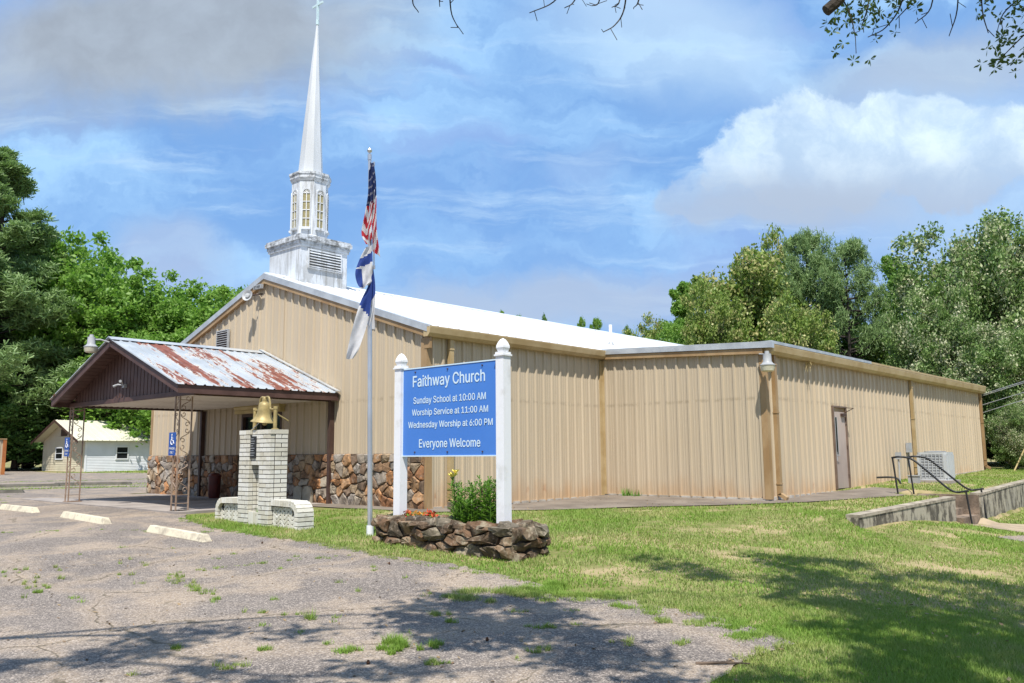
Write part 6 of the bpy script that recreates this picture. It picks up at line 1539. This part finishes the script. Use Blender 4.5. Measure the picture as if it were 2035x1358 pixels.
tuft_line([(2.86,-6.74),(2.9,-5.81),(3.3,-4.85),(3.78,-4.03)], 26, .05, .03, 1); tuft_line([(2.86,-6.74),(4.21,-7.05),(5.18,-7.27)], 26, .05, .05, 2); tuft_line([(5.3,-7.3),(6.03,-7.0),(6.6,-6.9)], 8, .04, .04, 3)
tuft_line([(-3.43,-6.71),(-2.94,-6.24),(-2.27,-5.5),(-.43,-4.44)], 20, .05, .03, 4); tuft_line([(3.2,-8.6),(2.4,-8.0),(1.2,-7.6),(.6,-8.2)], 18, .03, .05, 5, .15); tuft_line([(1.0,-9.0),(2.6,-7.6),(2.2,-6.9),(1.2,-6.3)], 18, .03, .05, 15, .2)
tuft_line([(-16,-2.5),(-9,-6),(-4,-7)], 26, .08, .05, 6, .25); tuft_line([(-.9,-4.2),(2,-4.05),(4,-4.3),(5.9,-4.3)], 60, .06, .035, 7, .05)
tuft_line(ASPH_POLY[1:16], 420, .07, .04, 21, .06)
for c, rx, ry, n, h, sd2 in [((6.75,-4.95),.55,.25,4200,.06,1),((7.05,-4.70),.45,.25,4200,.06,2),((7.5,-4.6),.4,.15,2400,.05,22),((8.3,-4.5),.5,.15,2400,.05,23),((9.4,-4.9),.4,.18,2400,.05,24),((7.66,-7.22),.20,.13,1300,.075,3),((7.85,-7.05),.12,.08,400,.06,4),((7.45,-7.55),.16,.08,400,.05,5),((8.25,-7.39),.09,.05,300,.05,6),((8.75,-5.0),.22,.09,600,.05,7),((9.1,-4.85),.25,.08,500,.05,8),((8.1,-5.9),.12,.05,200,.05,9),((6.26,-7.06),.05,.05,90,.14,10),((7.0,-6.2),.12,.06,250,.05,11),((7.3,-6.3),.08,.05,160,.05,12),((8.9,-5.9),.1,.05,200,.045,13),((9.3,-5.6),.1,.05,200,.045,14),((6.9,-8.0),.12,.05,200,.045,15),((6.4,-8.4),.10,.05,160,.045,16),((8.6,-6.6),.1,.06,220,.05,17),((7.2,-8.4),.1,.05,160,.05,18)]:
    patch(c, rx, ry, n, h, sd2, .75)
rs = np.random.RandomState(5)
for k in range(34):
    a, b = rs.uniform(0, 9), rs.uniform(-9.5, -4.8)
    if in_poly(np.array([a]), np.array([b]), ASPH_POLY)[0]: patch((a, b), .05, .03, rs.randint(15, 60), .045, 100+k)
tag(fast_mesh('weeds', np.concatenate(TU), 3, GRASS), kind='stuff')
# far lot: lines of grass in the joints
FT_ = []
rs = np.random.RandomState(6)
for k in range(9):
    x0_, y0_ = rs.uniform(-40, -16), rs.uniform(-3, 11); L = rs.uniform(5, 16); n = 1100; s = rs.uniform(-L, L, n); x = x0_+s*.55+rs.normal(0, .12, n); y = y0_+s*.83+rs.normal(0, .12, n)
    FT_.append(blades(n, (x, y, gz(x, y)+.01), .08, .015, .045, .016, 1., rs))
x = rs.uniform(-58, -14, 30000); y = rs.uniform(-6, 30, 30000); k = (x < -14) & ~in_poly(x, y, ASPH_POLY) & (y < 26); x, y = x[k], y[k]; FT_.append(blades(len(x), (x, y, gz(x, y)), .1, .04, .13, .03, 1, rs))
tag(fast_mesh('joint_grass', np.concatenate(FT_), 3, GRASS), kind='stuff')
# weeds against the wall foot and twigs, cones on the asphalt
wf = MB()
for i, (x, y, n, h) in enumerate([(.75, 6.1, 60, .28), (1.05, 6.08, 40, .22)]):
    o = fast_mesh('wall_weed', blades(n, (x, y, .0), .10, h*.4, h, .012, .6, NR), 3, L_LILY); tag(o, ['taller weed at the foot of the wing front wall near the inner corner', 'shorter weed at the foot of the wing front wall right of the taller one'][i], 'weed', 'weeds at the foot of the wall')
CONE = simple('pine_cone_brown', (.12, .06, .035), (.07, .035, .02), 30, .9)
for i, (x, y, lab) in enumerate([(-.9, -7.6, 'pine cone on the open asphalt left of the wheel stops'), (8.05, -6.6, 'pine cone lying nearest the grass patch at the bottom'), (7.9, -7.7, 'pine cone in the foreground shade left of the others'), (1.4, -4.6, 'pine cone on the asphalt before the bell monument'), (4.4, -4.6, 'pine cone on the asphalt near the planter')]):
    z = gzf(x, y)+.012; mb = MB(); 
    for k in range(6): mb.lathe([(.008, -.003), ((.018-abs(k-2)*.003), 0), (.007, .004)], (x, y, z+.002+k*.005), 8, phase=k*.5)
    o = mb.build('pine_cone', CONE); tag(o, lab, 'pine cone', 'pine cones on the asphalt')
mb = MB(); x, y = 9.85, -6.0; z = gzf(x, y)+.02; mb.tube([(x-.16, y-.12, z), (x, y, z+.01), (x+.14, y+.13, z)], [.012, .010, .005], 6); mb.tube([(x, y, z+.01), (x+.03, y+.1, z+.02)], .005, 5); tag(mb.build('fallen_stick', BARK), 'fallen stick at the edge of asphalt and shaded lawn', 'stick')

# leaf litter on lawn and paving
rs = np.random.RandomState(31); n = 1500; x = rs.uniform(0, 15, n); y = rs.uniform(-9.5, 6, n); k = ~((x > -BW) & (x < .1) & (y > -.1)) & ~((x > PX0-.1) & (x < PX1+.1) & (y > PYF-.1) & (y < PYB+.1)) & ~((x < 4.7) & (y > 5.9)); x, y = x[k], y[k]; n = len(x)
a = rs.uniform(0, 6.28, n); L = rs.uniform(.012, .032, n); up_ = rs.uniform(.0, .012, n); z = gz(x, y)+.02+np.where(in_poly(x, y, ASPH_POLY), 0, .012)
d = np.stack([np.cos(a)*L, np.sin(a)*L, up_], 1); e = np.stack([-np.sin(a)*L*.5, np.cos(a)*L*.5, -up_*.4], 1); c = np.stack([x, y, z], 1)
tag(fast_mesh('leaf_litter', np.stack([c-d, c-e, c+d, c+e], 1).reshape(-1, 3), 4, leafmat('dead_brown_leaves', (.20, .12, .06), (.33, .24, .13), None, .1)), kind='stuff')
